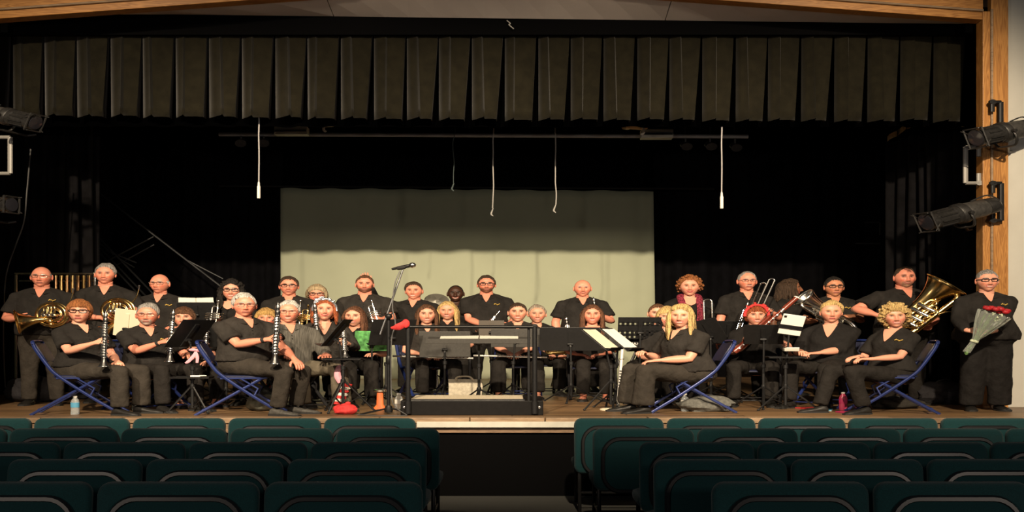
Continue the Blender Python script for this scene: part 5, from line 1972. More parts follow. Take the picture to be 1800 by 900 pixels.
clarinet(at(186, 546, 11.12), at(182, 645, 11.06), 'black clarinet held by the front left woman in glasses')
clarinet(at(305, 543, 11.62), at(298, 636, 11.58), 'black clarinet of the grey bearded man')
clarinet(at(364, 560, 12.3), at(361, 632, 12.3), 'black clarinet of the woman with brown fringe')
clarinet(at(489, 531, 11.04), at(483, 640, 11.0), 'black clarinet of the silver haired man in the front', rs=1.25)
clarinet(at(553, 532, 12.40), at(561, 618, 12.38), 'black clarinet of the red haired woman')
clarinet(at(603, 562, 12.4), at(607, 628, 12.4), 'black clarinet standing upright right of the red haired woman')
clarinet(at(1162, 552, 13.0), at(1170, 612, 13.0), 'black oboe of the woman behind the perforated stand', rs=.8)
clarinet(at(1316, 529, 13.3), at(1292, 596, 13.25), 'black clarinet leaning left of the bassoon player', rs=.75)
clarinet(at(1043, 522, 15.25), at(1054, 590, 15.2), 'black clarinet behind the smiling woman right of the podium', rs=.9)
clarinet(at(995, 556, 14.45), at(1004, 622, 14.42), 'black clarinet top above the black stand right of the podium')


M_FLUTE = mat('satin_silver', (.85, .83, .78), .5, .55)


def flute(a, b_, label, vertical=False, name='flute'):
    c = (a + b_) / 2
    t = Thing(name, c, label, 'flute', 'flutes in the band')
    p, q = t.w(a), t.w(b_)
    ax = (q - p)
    L = ax.length
    ax.normalize()
    e = perp(ax, Vector((0, -.6, 1)))
    g = ax.cross(e)
    t.part('tube', M_FLUTE, lambda b: b.lathe([(.010, 0), (.0135, .004), (.0135, L), (.009, L)], p, ax, 12))
    t.part('lip_plate', M_SILVER, lambda b: b.ball(p + ax * (.16 * L) + e * .009, .022, .012, .008, 10, 6))

    def kw(b):
        for h in np.linspace(.36, .93, 13):
            b.lathe([(.004, -.002), (.0105, 0), (.0105, .004), (.004, .005)], p + ax * (h * L) + e * .012, e, 9)
        b.tube([p + ax * (.34 * L) + g * .013, p + ax * (.92 * L) + g * .013], .003, 5)
    t.part('keywork', M_SILVER, kw)
    return t


flute(at(690, 626, 13.78), at(832, 630, 13.80), 'silver flute of the brown haired woman left of the podium')
flute(at(832, 625, 13.85), at(962, 628, 13.85), 'silver flute of the dark haired woman in the centre')
t = flute(at(1094, 614, 11.95), at(1086, 719, 11.95), 'long silver flute standing upright on a peg right of the podium', name='standing_flute')
t = Thing('instrument_peg', floor_at(1078, 11.95), 'round wooden peg base under the upright silver flute', 'stand')
t.part('base', M_CREAM, lambda b: b.lathe([(.11, 0), (.11, .012), (.09, .02)], (0, 0, 0), (0, 0, 1), 18))
t.part('peg', M_EBONY, lambda b: b.lathe([(.016, .02), (.012, .10), (.006, .12)], (.036, 0, 0), (0, 0, 1), 8))


def bell_prof(r0, r1, L, n=14, p=4.5):
    return [(r0 + (r1 - r0) * ((math.exp(p * i / n) - 1) / (math.exp(p) - 1)), L * i / n) for i in range(n + 1)]


def trumpet(a, b_, label, m=None, sc=1.0, up=None):
    """a mouthpiece, b bell rim centre"""
    m = m or M_SILVER
    c = (a + b_) / 2
    t = Thing('trumpet', c, label, 'trumpet', 'trumpets in the band')
    p, q = t.w(a), t.w(b_)
    ax = q - p
    L = ax.length
    ax.normalize()
    e = perp(ax, Vector(up) if up else Vector((0, -1, .2)))
    o = p - e * .0
    # bell section
    t.part('bell', m, lambda b: b.lathe(bell_prof(.007, .060 * sc, L * .62), q - ax * L * .62 - e * .05 * sc, ax, 20, (True, False)), solid=.002)
    t.part('mouthpiece', m, lambda b: b.lathe([(.013, 0), (.0135, .006), (.009, .02), (.0045, .045), (.0055, .08)], p, ax, 12))
    t.part('leadpipe', m, lambda b: b.tube(smooth_path([p + ax * .08, p + ax * L * .72, p + ax * L * .78 - e * .02, p + ax * L * .78 - e * .04, p + ax * L * .70 - e * .055, p + ax * L * .40 - e * .055], 5), .0062, 8))
    t.part('bell_bow', m, lambda b: b.tube(smooth_path([q - ax * L * .62 - e * .05 * sc, p + ax * L * .22 - e * .05 * sc, p + ax * L * .17 - e * .03, p + ax * L * .20 - e * .0, p + ax * L * .34 - e * .0], 5), .0068, 8))
    vd = e
    for k_ in (-1, 0, 1):
        o = p + ax * (L * .44 + k_ * .028) - e * .03
        v = t.part('valve', m, lambda b: b.lathe([(.010, -.075), (.0125, -.07), (.0125, .055), (.010, .06)], o, vd, 12))
        t.part('valve_button', m, lambda b: b.lathe([(.003, .06), (.003, .085), (.008, .087), (.008, .092)], o, vd, 8), v)
    t.part('tuning_loop', m, lambda b: b.tube(smooth_path([p + ax * L * .5 - e * .02, p + ax * L * .6 + ax.cross(e) * .03 - e * .02, p + ax * L * .6 + ax.cross(e) * .03 - e * .06, p + ax * L * .5 - e * .06], 4), .006, 8))
    return t


trumpet(at(384, 528, 13.1), at(376, 590, 13.05), 'silver trumpet held upright by the curly dark haired woman', up=(1, -.3, 0))
trumpet(at(528, 528, 13.6), at(525, 590, 13.55), 'silver cornet held upright by the man with dark glasses', up=(1, -.3, 0))
trumpet(at(542, 536, 13.5), at(538, 585, 13.5), 'gold trumpet held beside the silver cornet', M_GOLD, up=(1, -.3, 0))
trumpet(at(653, 528, 14.58), at(668, 580, 14.52), 'silver trumpet held at the chest of the bearded man', up=(1, -.3, .2))
trumpet(at(878, 547, 14.7), at(846, 583, 14.6), 'silver trumpet held low by the bearded man with glasses', up=(.5, -.3, .7))


def circle_pts(c, e, g, r, a0, a1, n=28, rz=1.0):
    return [c + e * math.cos(R(a0 + (a1 - a0) * i / n)) * r + g * math.sin(R(a0 + (a1 - a0) * i / n)) * r * rz for i in range(n + 1)]


def french_horn(cx, cy, d, label, bell_px, bell_dir, sc=1.0):
    c = at(cx, cy, d)
    t = Thing('french_horn', c, label, 'french horn', 'french horns')
    e, g, n = Vector((.97, -.25, 0)), Vector((0, 0, 1)), Vector((.25, .97, 0))
    m = M_GOLD
    for i, (rr, off, th_) in enumerate(((.150, 0, .011), (.132, -.02, .010), (.112, .018, .009), (.094, -.012, .008), (.070, .012, .008))):
        t.part('coil', m, lambda b: b.tube(circle_pts(Vector((0, 0, 0)) + n * off, e, g, rr * sc, 10 * i, 360 + 10 * i), th_ * sc, 8, caps=False))
    bp = t.px(*bell_px)
    bd = Vector(bell_dir).normalized()
    th0 = Vector((0, 0, -.150 * sc))
    st = bp - bd * .26 * sc
    t.part('bell_throat', m, lambda b: b.tube(smooth_path([e * .150 * sc, (e * .7 - g * .7) * .150 * sc, th0, (th0 + st) / 2 - g * .01, st], 6), [.012, .014, .017, .020, .026], 12))
    t.part('bell', m, lambda b: b.lathe(bell_prof(.026 * sc, .150 * sc, .26 * sc, 16, 2.6), st, bd, 28, (False, False)), solid=.002)
    t.part('bell_rim', m, lambda b: b.tube(circle_pts(bp, perp(bd), bd.cross(perp(bd)), .150 * sc, 0, 360), .004, 6, caps=False))
    for k_ in (-1, 0, 1):
        v = t.part('rotary_valve', M_SILVER, lambda b: b.lathe([(.012, -.035), (.021, -.03), (.021, .03), (.012, .035)], e * (.045 * k_) - g * .01 - n * .04, n, 12))
        t.part('lever', M_SILVER, lambda b: b.tube([e * (.045 * k_) - g * .01 - n * .08, e * (.045 * k_ + .03) + g * .07 - n * .08], .005, 6), v)
        t.part('slide', m, lambda b: b.tube(smooth_path([e * (.03 * k_ - .02) + g * .015 - n * .05, e * (.03 * k_ - .02) + g * .085 - n * .05, e * (.03 * k_ + .0) + g * .10 - n * .05, e * (.03 * k_ + .02) + g * .085 - n * .05, e * (.03 * k_ + .02) + g * .015 - n * .05], 4), .007, 8))
    t.part('mouthpipe', m, lambda b: b.tube(smooth_path([e * .12 * sc + g * .09, e * .17 * sc + g * .18, e * .19 * sc + g * .27], 5), [.008, .006, .005], 8))
    t.part('mouthpiece', M_SILVER, lambda b: b.lathe([(.005, 0), (.006, .03), (.011, .05), (.011, .056)], e * .19 * sc + g * .27, e * .1 + g, 10))
    return t


french_horn(92, 553, 12.38, 'gold french horn held by the bald man at the far left', (30, 566, 12.32), (-.85, -.35, -.15), 1.0)
french_horn(207, 546, 12.85, 'gold french horn held by the standing grey haired man', (168, 590, 12.8), (-.6, -.4, -.6), 1.05)


def big_brass(name, a, b_, rb, label, m, bell_m, sc=1.0, side=(0, -1, .3), cat='tuba', body=.55, valves=4):
    """a bottom bow end, b bell rim centre"""
    c = (a + b_) / 2
    t = Thing(name, c, label, cat)
    p, q = t.w(a), t.w(b_)
    ax = q - p
    L = ax.length
    ax.normalize()
    toward = Vector((0, -1, 0))
    e = perp(ax, Vector(side))          # lateral side on which the tubing lies
    g = ax.cross(e)
    bell_l = L * .78
    t.part('bell', bell_m, lambda b: b.lathe(bell_prof(.030 * sc, rb, bell_l, 20, 3.2), q - ax * bell_l, ax, 32, (False, False)), solid=.003)
    t.part('bell_rim', m, lambda b: b.tube(circle_pts(q, perp(ax), ax.cross(perp(ax)), rb, 0, 360), .006 * sc, 6, caps=False))
    t.part('bell_band', m, lambda b: b.lathe([(.052 * sc, 0), (.058 * sc, .004), (.058 * sc, .022), (.052 * sc, .026)], q - ax * L * .42, ax, 24))
    lo = q - ax * bell_l
    bw = .17 * sc
    t.part('bottom_bow', m, lambda b: b.tube(smooth_path([lo + ax * .02, lo - ax * .06 + e * .01, lo - ax * .13 + e * bw * .3, lo - ax * .145 + e * bw * .6, lo - ax * .10 + e * bw * .95, lo + e * bw, lo + ax * L * body + e * bw], 6), [.034 * sc, .036 * sc, .036 * sc, .034 * sc, .032 * sc, .030 * sc, .024 * sc], 14))
    top = lo + ax * L * body + e * bw
    t.part('top_bow', m, lambda b: b.tube(smooth_path([top, top + ax * .06 - e * .01, top + ax * .085 - e * .05 * sc, top + ax * .06 - e * .09 * sc, top - e * .10 * sc, lo + ax * .08 + e * bw * .4], 6), [.024 * sc, .023 * sc, .021 * sc, .020 * sc, .019 * sc, .017 * sc], 12))
    for i in range(4):
        of = e * (bw * (.25 + .22 * i)) - g * (.035 + .012 * (i % 2)) * sc
        z0, z1 = .02 + .03 * i, L * (body - .10 - .05 * i)
        w_ = (.028 + .006 * (i % 2)) * sc
        pts = [lo + ax * z0 + of - e * w_, lo + ax * (z0 + z1) / 2 + of - e * w_, lo + ax * z1 + of - e * w_]
        arc = [lo + ax * (z1 + w_ * math.sin(R(a_))) + of - e * w_ * math.cos(R(a_)) for a_ in range(20, 180, 20)]
        pts2 = [lo + ax * z1 + of + e * w_, lo + ax * z0 + of + e * w_]
        arc2 = [lo + ax * (z0 - w_ * math.sin(R(a_))) + of + e * w_ * math.cos(R(a_)) for a_ in range(20, 180, 20)]
        t.part('tubing_loop', m, lambda b: b.tube(pts + arc + pts2 + arc2 + [pts[0]], .0105 * sc, 8, caps=False))
    for k_ in range(valves):
        o = lo + ax * (.06 + .052 * k_) * sc * 1.3 + e * bw * .55 - g * .075 * sc
        v = t.part('valve', M_SILVER, lambda b: b.lathe([(.016 * sc, -.08 * sc), (.019 * sc, -.075 * sc), (.019 * sc, .075 * sc), (.016 * sc, .08 * sc)], o, e, 12))
        t.part('valve_button', M_SILVER, lambda b: b.lathe([(.004, .08 * sc), (.004, .105 * sc), (.012, .107 * sc), (.012, .114 * sc)], o, e, 8), v)
    t.part('mouthpipe', m, lambda b: b.tube(smooth_path([lo + ax * L * .3 + e * bw - g * .03, lo + ax * L * .45 + e * bw * 1.2 - g * .0, lo + ax * L * .52 + e * bw * 1.5 + g * .06, lo + ax * L * .52 + e * bw * 1.7 + g * .12], 5), .008 * sc, 8))
    t.part('mouthpiece', M_SILVER, lambda b: b.lathe([(.006, 0), (.008, .03), (.017, .055), (.018, .062)], lo + ax * L * .52 + e * bw * 1.7 + g * .12, e * .3 + g, 10))
    return t


big_brass('tuba', at(1545, 590, 12.40), at(1664, 500, 12.30), .20, 'large gold tuba held slanting by the big bearded man', M_GOLD, M_GOLD, 1.15, (.25, -.5, -1), 'tuba', .62)
big_brass('euphonium', at(1508, 573, 13.15), at(1412, 522, 13.05), .125, 'silver euphonium held across by the man with black rimmed glasses', M_SILVER, M_SILVER, .85, (-.1, -.5, -1), 'euphonium', .60, 3)


def trombone(a, b_, label, m=None, bell=False, gap=.085):
    m = m or M_SILVER
    c = (a + b_) / 2
    t = Thing('trombone', c, label, 'trombone', 'trombones in the band')
    p, q = t.w(a), t.w(b_)
    ax = q - p
    L = ax.length
    ax.normalize()
    e = perp(ax, Vector((1, -.2, 0)))
    for s in (-1, 1):
        t.part('slide_tube', m, lambda b: b.tube([p + e * s * gap / 2, q - ax * gap / 2 + e * s * gap / 2], .0085, 8))
        t.part('slide_sleeve', m, lambda b: b.tube([p + e * s * gap / 2 + ax * L * .05, p + e * s * gap / 2 + ax * L * .32], .0115, 8))
    t.part('slide_bow', m, lambda b: b.tube([q - ax * gap / 2 + e * gap / 2 * math.cos(R(a_)) + ax * gap / 2 * math.sin(R(a_)) for a_ in range(0, 181, 15)], .0085, 8))
    t.part('brace', m, lambda b: b.tube([p + ax * L * .3 - e * gap / 2, p + ax * L * .3 + e * gap / 2], .006, 6))
    t.part('brace', m, lambda b: b.tube([p + ax * L * .08 - e * gap / 2, p + ax * L * .08 + e * gap / 2], .006, 6))
    if bell:
        g = ax.cross(e)
        t.part('bell', M_GOLD, lambda b: b.lathe(bell_prof(.010, .10, L * .8, 16, 4), p + e * .16 + ax * L * .1, -ax, 24, (True, False)), solid=.002)
        t.part('tuning_bow', M_GOLD, lambda b: b.tube(smooth_path([p + e * .16 + ax * L * .1, p + e * .16 + ax * L * .3, p + e * .10 + ax * L * .38, p + e * .043 + ax * L * .28, p + e * .043], 5), .010, 8))
    return t


trombone(at(1246, 590, 13.82), at(1244, 526, 13.82), 'silver trombone slide beside the curly red haired woman', gap=.075)
trombone(at(1326, 560, 13.3), at(1358, 490, 13.25), 'silver trombone slide held upright by the man with moustache, front one', gap=.05)
trombone(at(1318, 556, 13.40), at(1343, 497, 13.30), 'silver trombone slide held upright by the man with moustache, rear one', gap=.05)

# bassoon
t = Thing('bassoon', at(1365, 555, 12.6), 'dark red bassoon slanting up beside the woman with red headband', 'bassoon')
p, q = t.px(1316, 597, 12.45), t.px(1401, 523, 12.55)
ax = (q - p)
L = ax.length
ax.normalize()
t.part('boot_joint', M_BASSOON, lambda b: b.lathe([(.026, -.30 * L), (.030, -.28 * L), (.032, .15 * L), (.028, .16 * L)], p, ax, 14))
t.part('long_joint', M_BASSOON, lambda b: b.lathe([(.021, .16 * L), (.020, .70 * L)], p, ax, 14))
t.part('wing_joint', M_BASSOON, lambda b: b.lathe([(.018, .16 * L), (.017, .5 * L), (.012, .52 * L)], p + perp(ax) * .042, ax, 12))
t.part('bell_joint', M_BASSOON, lambda b: b.lathe([(.022, .70 * L), (.026, .80 * L), (.022, .92 * L), (.027, 1.0 * L), (.020, 1.0 * L)], p, ax, 14))
t.part('white_ring', M_PAPER, lambda b: b.lathe([(.024, .985 * L), (.030, .99 * L), (.030, 1.005 * L), (.024, 1.01 * L)], p, ax, 14))
for h in (.16, .70):
    t.part('metal_ring', M_SILVER, lambda b: b.lathe([(.022, h * L - .01), (.027, h * L - .008), (.027, h * L + .008), (.022, h * L + .01)], p, ax, 14))
t.part('crook', M_SILVER, lambda b: b.tube(smooth_path([p + perp(ax) * .042 + ax * .5 * L, p + perp(ax) * .06 + ax * .62 * L, p + perp(ax) * .09 + ax * .60 * L, t.px(1336, 566, 12.6)], 5), [.006, .005, .004, .003], 6))


def bkeys(b):
    e = perp(ax, Vector((0, -1, 0)))
    for h in np.linspace(-.2, .66, 11):
        b.lathe([(.004, 0), (.012, .002), (.012, .006), (.004, .007)], p + ax * h * L + e * .030, e, 8)
    b.tube([p - ax * .2 * L + e * .034, p + ax * .66 * L + e * .026], .004, 5)


t.part('keywork', M_SILVER, bkeys)

# saxophone on the lap of the short grey haired woman
t = Thing('saxophone', at(984, 620, 14.3), 'gold saxophone bell lying on the lap of the grey haired woman', 'saxophone')
t.part('bell', M_GOLD, lambda b: b.lathe(bell_prof(.022, .062, .17, 12, 3), (-.06, 0, 0), (1, -.35, .1), 20, (True, False)), solid=.002)
t.part('body_tube', M_GOLD, lambda b: b.tube(smooth_path([(-.06, 0, 0), (-.11, .02, -.01), (-.12, .05, .03), (-.06, .06, .05), (.05, .05, .06)], 5), [.022, .024, .022, .02, .016], 10))
t.part('keywork', M_GOLD, lambda b: [b.lathe([(.005, 0), (.016, .003), (.016, .008), (.006, .010)], (-.05 + .04 * i, .03, .07), (0, -.6, 1), 9) for i in range(3)])

# ---- podium with rail
t = Thing('podium', floor_at(829, 11.6), 'black conductor podium with carpeted top', 'podium')
pz = .165
x0, x1 = t.px(704, 730, 11.2).x, t.px(955, 730, 11.2).x
cx, w_ = (x0 + x1) / 2, x1 - x0
t.part('box', mat('podium_black', (.005, .0045, .0045), .6, 0, .3, 20, spec=.15), lambda b: b.box((cx, 0, pz / 2), (w_, .80, pz)), smooth=False, bevel=.008)
t.part('carpet_top', M_PODCARPET, lambda b: b.box((cx - .04, .0, pz + .006), (w_ - .22, .72, .014)), smooth=False, bevel=.004)
t.part('edge_strip', M_CHROME, lambda b: b.box((cx - .04, -.365, pz + .008), (w_ - .20, .02, .016)), smooth=False)
for xx in (x0 + .03, x1 - .03):
    t.part('bolt', M_CHROME, lambda b: b.lathe([(.012, 0), (.012, .006), (.006, .008)], (xx, -.40, .09), (0, -1, 0), 8))
t2 = Thing('podium_rail', floor_at(829, 11.18), 'black metal safety rail on the podium front', 'rail')
xl_, xr_ = t2.px(717, 700, 11.17).x, t2.px(940, 700, 11.17).x
zt = t2.px(717, 573, 11.17).z
for xx in (xl_, xr_):
    po = t2.part('post', M_STEEL_BLK, lambda b: b.tube([(xx, 0, .02), (xx, 0, zt)], .019, 10))
    t2.part('sleeve', M_STEEL_BLK, lambda b: b.tube([(xx, 0, .02), (xx, 0, .16)], .026, 10), po)
    t2.part('finial', M_RUBBER, lambda b: b.ball((xx, 0, zt), .024, seg=10, rows=6), po)
t2.part('top_rail', M_STEEL_BLK, lambda b: b.tube([(xl_, 0, zt - .01), (xr_, 0, zt - .01)], .018, 10))
t2.part('second_upright', M_STEEL_BLK, lambda b: b.tube([(xr_ - .045, .03, .02), (xr_ - .045, .03, zt - .02)], .010, 8))
t3 = Thing('red_cloth', at(704, 572, 11.15), 'red cloth tied at the left end of the podium rail', 'cloth')
t3.part('fold', M_RED, lambda b: b.tube(smooth_path([(.05, 0, .045), (.03, -.01, .02), (-.02, -.015, -.02), (-.07, -.01, -.03)], 5), [.012, .032, .038, .012], 9, flat=.5))
t3.part('knot', M_RED, lambda b: b.ball((.04, -.01, .02), .03, .02, .05, 10, 7))

# ---- microphone on boom stand
t = Thing('microphone_stand', floor_at(683, 11.35), 'black boom microphone stand with cable left of the podium', 'microphone stand')
a, b2, cl = t.px(708, 474, 11.35), t.px(668, 588, 11.30), t.px(683, 556, 11.32)
t.part('upright', M_STEEL_BLK, lambda b: b.tube([(0, 0, .03), (0, 0, cl.z)], .014, 10))
t.part('height_clutch', M_STEEL_BLK, lambda b: b.lathe([(.016, -.05), (.022, -.04), (.022, .04), (.016, .05)], (0, 0, .62), (0, 0, 1), 10))
t.part('boom', M_CHROME, lambda b: b.tube([a, b2], .0085, 8))
t.part('boom_clutch', M_STEEL_BLK, lambda b: b.ball(cl, .028, .03, .035, 10, 8))
t.part('clutch_handle', M_STEEL_BLK, lambda b: b.tube([cl, cl + Vector((.045, -.01, .05))], .008, 6))
for q in range(3):
    e = Vector((math.cos(R(100 + 120 * q)), math.sin(R(100 + 120 * q)), 0))
    t.part('leg', M_STEEL_BLK, lambda b: b.tube([(0, 0, .07), e * .26 + Vector((0, 0, .012))], .010, 6))
t.part('leg_hub', M_STEEL_BLK, lambda b: b.lathe([(.03, .02), (.034, .05), (.022, .10)], (0, 0, 0), (0, 0, 1), 12))
mp = Thing('microphone', at(715, 468, 11.33), 'silver headed microphone on the boom stand', 'microphone')
dm = Vector((1, -.1, .28)).normalized()
mp.part('handle', M_STEEL_BLK, lambda b: b.lathe([(.010, -.12), (.013, -.11), (.020, .0), (.020, .02)], (0, 0, 0), dm, 12))
mp.part('grille', M_SILVER, lambda b: b.ball(dm * .045, .028, .028, .03, 14, 10))
mp.part('clip', M_RUBBER, lambda b: b.lathe([(.016, -.08), (.022, -.07), (.024, -.02), (.016, -.01)], (0, 0, -.004), dm, 10))
cb = Thing('microphone_cable', at(690, 560, 11.26), 'grey cable hanging from the boom microphone to the floor', 'cable')
pts = [cb.px(*p_) for p_ in ((703, 476, 11.3), (694, 500, 11.28), (690, 540, 11.27), (695, 570, 11.26), (688, 600, 11.26), (688, 690, 11.3), (695, 715, 11.2), (714, 722, 11.12), (712, 727, 11.08), (690, 731, 11.05), (655, 729, 11.1), (628, 724, 11.2))]
pts[-1].z = pts[-2].z = pts[-3].z = pts[-4].z = STG - cb.o.z + .008
pts[-5].z = STG - cb.o.z + .015
cb.part('cord', mat('cable_grey', (.07, .07, .07), .5), lambda b: b.tube(smooth_path(pts, 5), .005, 6))

# ---- tubular bells at the left rear
t = Thing('tubular_bells', floor_at(95, 13.9), 'tubular bells on a frame behind the horn players', 'chimes')
zt_ = t.px(95, 481, 13.9).z
xa, xb_ = t.px(26, 481, 13.9).x, t.px(165, 481, 13.9).x
t.part('top_bar', M_CHROME, lambda b: b.tube([(xa, 0, zt_), (xb_, 0, zt_)], .016, 8))
t.part('rear_bar', M_CHROME, lambda b: b.tube([(xa + .02, .06, zt_ - .10), (xb_, .06, zt_ - .10)], .010, 8))
for xx in (xa, xb_):
    t.part('frame_post', M_CHROME, lambda b: b.tube([(xx, .03, 0), (xx, .03, zt_)], .014, 8))
for i in range(6, 13):
    xx = xa + (xb_ - xa) * (.10 + .85 * i / 12)
    L_ = .95 - .03 * i
    bl = t.part('bell_tube', M_GOLD if i % 2 else M_COPPER, lambda b: b.tube([(xx, -.02, zt_ - .03), (xx, -.02, zt_ - L_)], .0135, 10))
    t.part('cap', M_GOLD, lambda b: b.lathe([(.010, -.012), (.0165, -.010), (.0165, .008), (.010, .010)], (xx, -.02, zt_ - .035), (0, 0, 1), 10), bl)
t.part('base_bar', M_STEEL_BLK, lambda b: b.box(((xa + xb_) / 2, .03, .04), (xb_ - xa, .30, .05)), smooth=False)

# ---- cymbal and drum at the rear
t = Thing('cymbal', floor_at(768, 15.7), 'dull cymbal on a stand beside the dark skinned man', 'cymbal')
zc_ = t.px(768, 528, 15.7).z
t.part('disc', mat('dull_cymbal', (.20, .19, .16), .45, .6), lambda b: b.lathe([(.01, .015), (.03, .012), (.038, .002), (.135, -.015), (.135, -.018), (.03, -.001)], (0, 0, zc_), (.15, -.85, .5), 28))
t.part('stand', M_CHROME, lambda b: b.tube([(0, .02, 0), (0, .02, zc_)], .011, 8))
for q in range(3):
    e = Vector((math.cos(R(90 + 120 * q)), math.sin(R(90 + 120 * q)), 0))
    t.part('leg', M_CHROME, lambda b: b.tube([(0, .02, .25), e * .28 + Vector((0, .02, .01))], .009, 6))
t = Thing('snare_drum', floor_at(1000, 16.6), 'dark drum at the rear behind the seated players', 'drum')
t.part('shell', M_STEEL_BLK, lambda b: b.lathe([(.18, .62), (.18, .80)], (0, 0, 0), (0, 0, 1), 24))
t.part('drum_head', M_PAPER, lambda b: b.lathe([(.178, .80), (.17, .805)], (0, 0, 0), (0, 0, 1), 24))
t.part('hoop', M_CHROME, lambda b: b.tube(circle_pts(Vector((0, 0, .80)), Vector((1, 0, 0)), Vector((0, 1, 0)), .183, 0, 360), .008, 6, caps=False))
for q in range(3):
    e = Vector((math.cos(R(30 + 120 * q)), math.sin(R(30 + 120 * q)), 0))
    t.part('leg', M_CHROME, lambda b: b.tube([e * .12 + Vector((0, 0, .62)), e * .22 + Vector((0, 0, .01))], .010, 6))

# ---- keyboard with lettering
t = Thing('keyboard', floor_at(1104, 13.0), 'black electric keyboard on a stand behind the perforated music stand', 'keyboard')
kz_ = t.px(1104, 607, 13.0).z
t.part('case', M_STEEL_BLK, lambda b: b.box((-.02, .10, kz_ + .02), (.30, .20, .11)), smooth=False, bevel=.01)
t.part('key_slip', M_FIXT, lambda b: b.box((-.02, .10, kz_ + .08), (.29, .18, .02)), smooth=False)
for s in (-1, 1):
    t.part('leg', M_STEEL_BLK, lambda b: b.tube([(-.02 + s * .12, .05, 0), (-.02 - s * .12, .15, kz_ - .03)], .014, 8))
fc = bpy.data.curves.new('lettering', 'FONT')
fc.body = 'YAMAHA'
fc.size = .045
fc.extrude = .002
fc.align_x = 'CENTER'
tmp = bpy.data.objects.new('lettering_curve', fc)
COL.objects.link(tmp)
bpy.context.view_layer.update()
me = bpy.data.meshes.new_from_object(tmp.evaluated_get(bpy.context.evaluated_depsgraph_get()))
bpy.data.objects.remove(tmp)
lo_ = bpy.data.objects.new('lettering', me)
COL.objects.link(lo_)
me.materials.clear()
me.materials.append(M_WHITEP)
lo_.parent = t.root
lo_.rotation_euler = (R(90), 0, 0)
lo_.scale = (WIDE, 1, 1)
lo_.location = ((t.px(1113, 604, 13.0).x) * WIDE, -.003, kz_ + .005)

# ---- small things on the floor


def bottle(px, py, d, label, lab_m, h=.22, cap_m=None, r_=.033, liquid=None):
    t = Thing('water_bottle', floor_at(px, d), label, 'bottle', 'bottles on the stage floor')
    body = liquid or MATS['clear_plastic']
    t.part('bottle_body', body, lambda b: b.lathe([(r_ * .9, 0), (r_, .01), (r_, h * .30), (r_ * .94, h * .34), (r_, h * .40), (r_, h * .66), (r_ * .8, h * .78), (r_ * .42, h * .88), (r_ * .42, h * .93)], (0, 0, 0), (0, 0, 1), 16))
    t.part('label_band', lab_m, lambda b: b.lathe([(r_ * 1.02, h * .38), (r_ * 1.03, h * .40), (r_ * 1.03, h * .62), (r_ * 1.02, h * .64)], (0, 0, 0), (0, 0, 1), 16, (False, False)))
    t.part('cap', cap_m or M_WHITEP, lambda b: b.lathe([(r_ * .48, h * .92), (r_ * .48, h), (r_ * .40, h * 1.005)], (0, 0, 0), (0, 0, 1), 12))


def plastic(name, color):
    m = bpy.data.materials.new(name)
    m.use_nodes = True
    b = m.node_tree.nodes['Principled BSDF']
    b.inputs['Base Color'].default_value = (*color, 1)
    b.inputs['Transmission Weight'].default_value = .75
    b.inputs['Roughness'].default_value = .12
    b.inputs['IOR'].default_value = 1.25
    MATS[name] = m
    return m


plastic('clear_plastic', (.85, .92, .95))
M_BLUELAB = mat('blue_label', (.08, .30, .48), .5)
bottle(132, 728, 11.33, 'clear water bottle with blue label under the front left chair', M_BLUELAB, .21)
bottle(239, 722, 11.95, 'small water bottle with blue label behind the front left chair', M_BLUELAB, .17)
bottle(1204, 718, 11.75, 'clear water bottle under the chair of the blond woman', M_WHITEP, .21)
bottle(1482, 710, 11.9, 'pink drink bottle with white cap left of the right front chair', mat('pink_label', (.50, .03, .12), .5), .22, None, .034, mat('pink_plastic', (.50, .05, .12), .3))
bottle(701, 708, 11.95, 'clear bottle with white cap beside the microphone stand', M_WHITEP, .20)

# small stage effects
t = Thing('trumpet_mute', floor_at(668, 12.1), 'orange cone shaped mute standing on the floor left of the podium', 'mute')
t.part('cone', M_ORANGE, lambda b: b.lathe([(.055, 0), (.055, .012), (.030, .05), (.026, .20), (.018, .21)], (0, 0, 0), (0, 0, 1), 16))
t.part('end_cap', M_SILVER, lambda b: b.lathe([(.05, .21), (.054, .215), (.054, .235), (.03, .245)], (0, 0, 0), (0, 0, 1), 16))


def sack(name, px, d, label, m, dims, seed, cat='bag', extra=None, yaw=0):
    t = Thing(name, floor_at(px, d), label, cat)
    rn = random.Random(seed)
    ox = rn.uniform(0, 30)

    def f(b):
        rows, seg = 14, 22
        rs = []
        for i in range(rows + 1):
            v = i / rows
            th_ = math.pi * (.02 + .96 * v)
            ring = []
            for j in range(seg):
                a = 2 * math.pi * j / seg
                p_ = Vector((math.sin(th_) * math.cos(a), math.sin(th_) * math.sin(a), -math.cos(th_)))
                k_ = 1 + .28 * noise.noise(p_ * 1.8 + Vector((ox, 0, 0))) + .10 * noise.noise(p_ * 5 + Vector((0, ox, 0)))
                z = max(0.0, (p_.z * k_ + .75) / 1.75) * dims[2]
                ring.append(rotz(R(yaw)) @ Vector((p_.x * dims[0] / 2 * k_, p_.y * dims[1] / 2 * k_, z)))
            rs.append(ring)
        b.rings(rs)
    t.part('bag_body', m, f)
    if extra:
        extra(t)
    return t


def strap(w, h):
    return lambda t: t.part('handle', M_RUBBER, lambda b: b.tube(smooth_path([(-w, 0, h * .8), (-w * .6, -.02, h * 1.15), (w * .4, -.02, h * 1.2), (w, 0, h * .8)], 4), .010, 6))


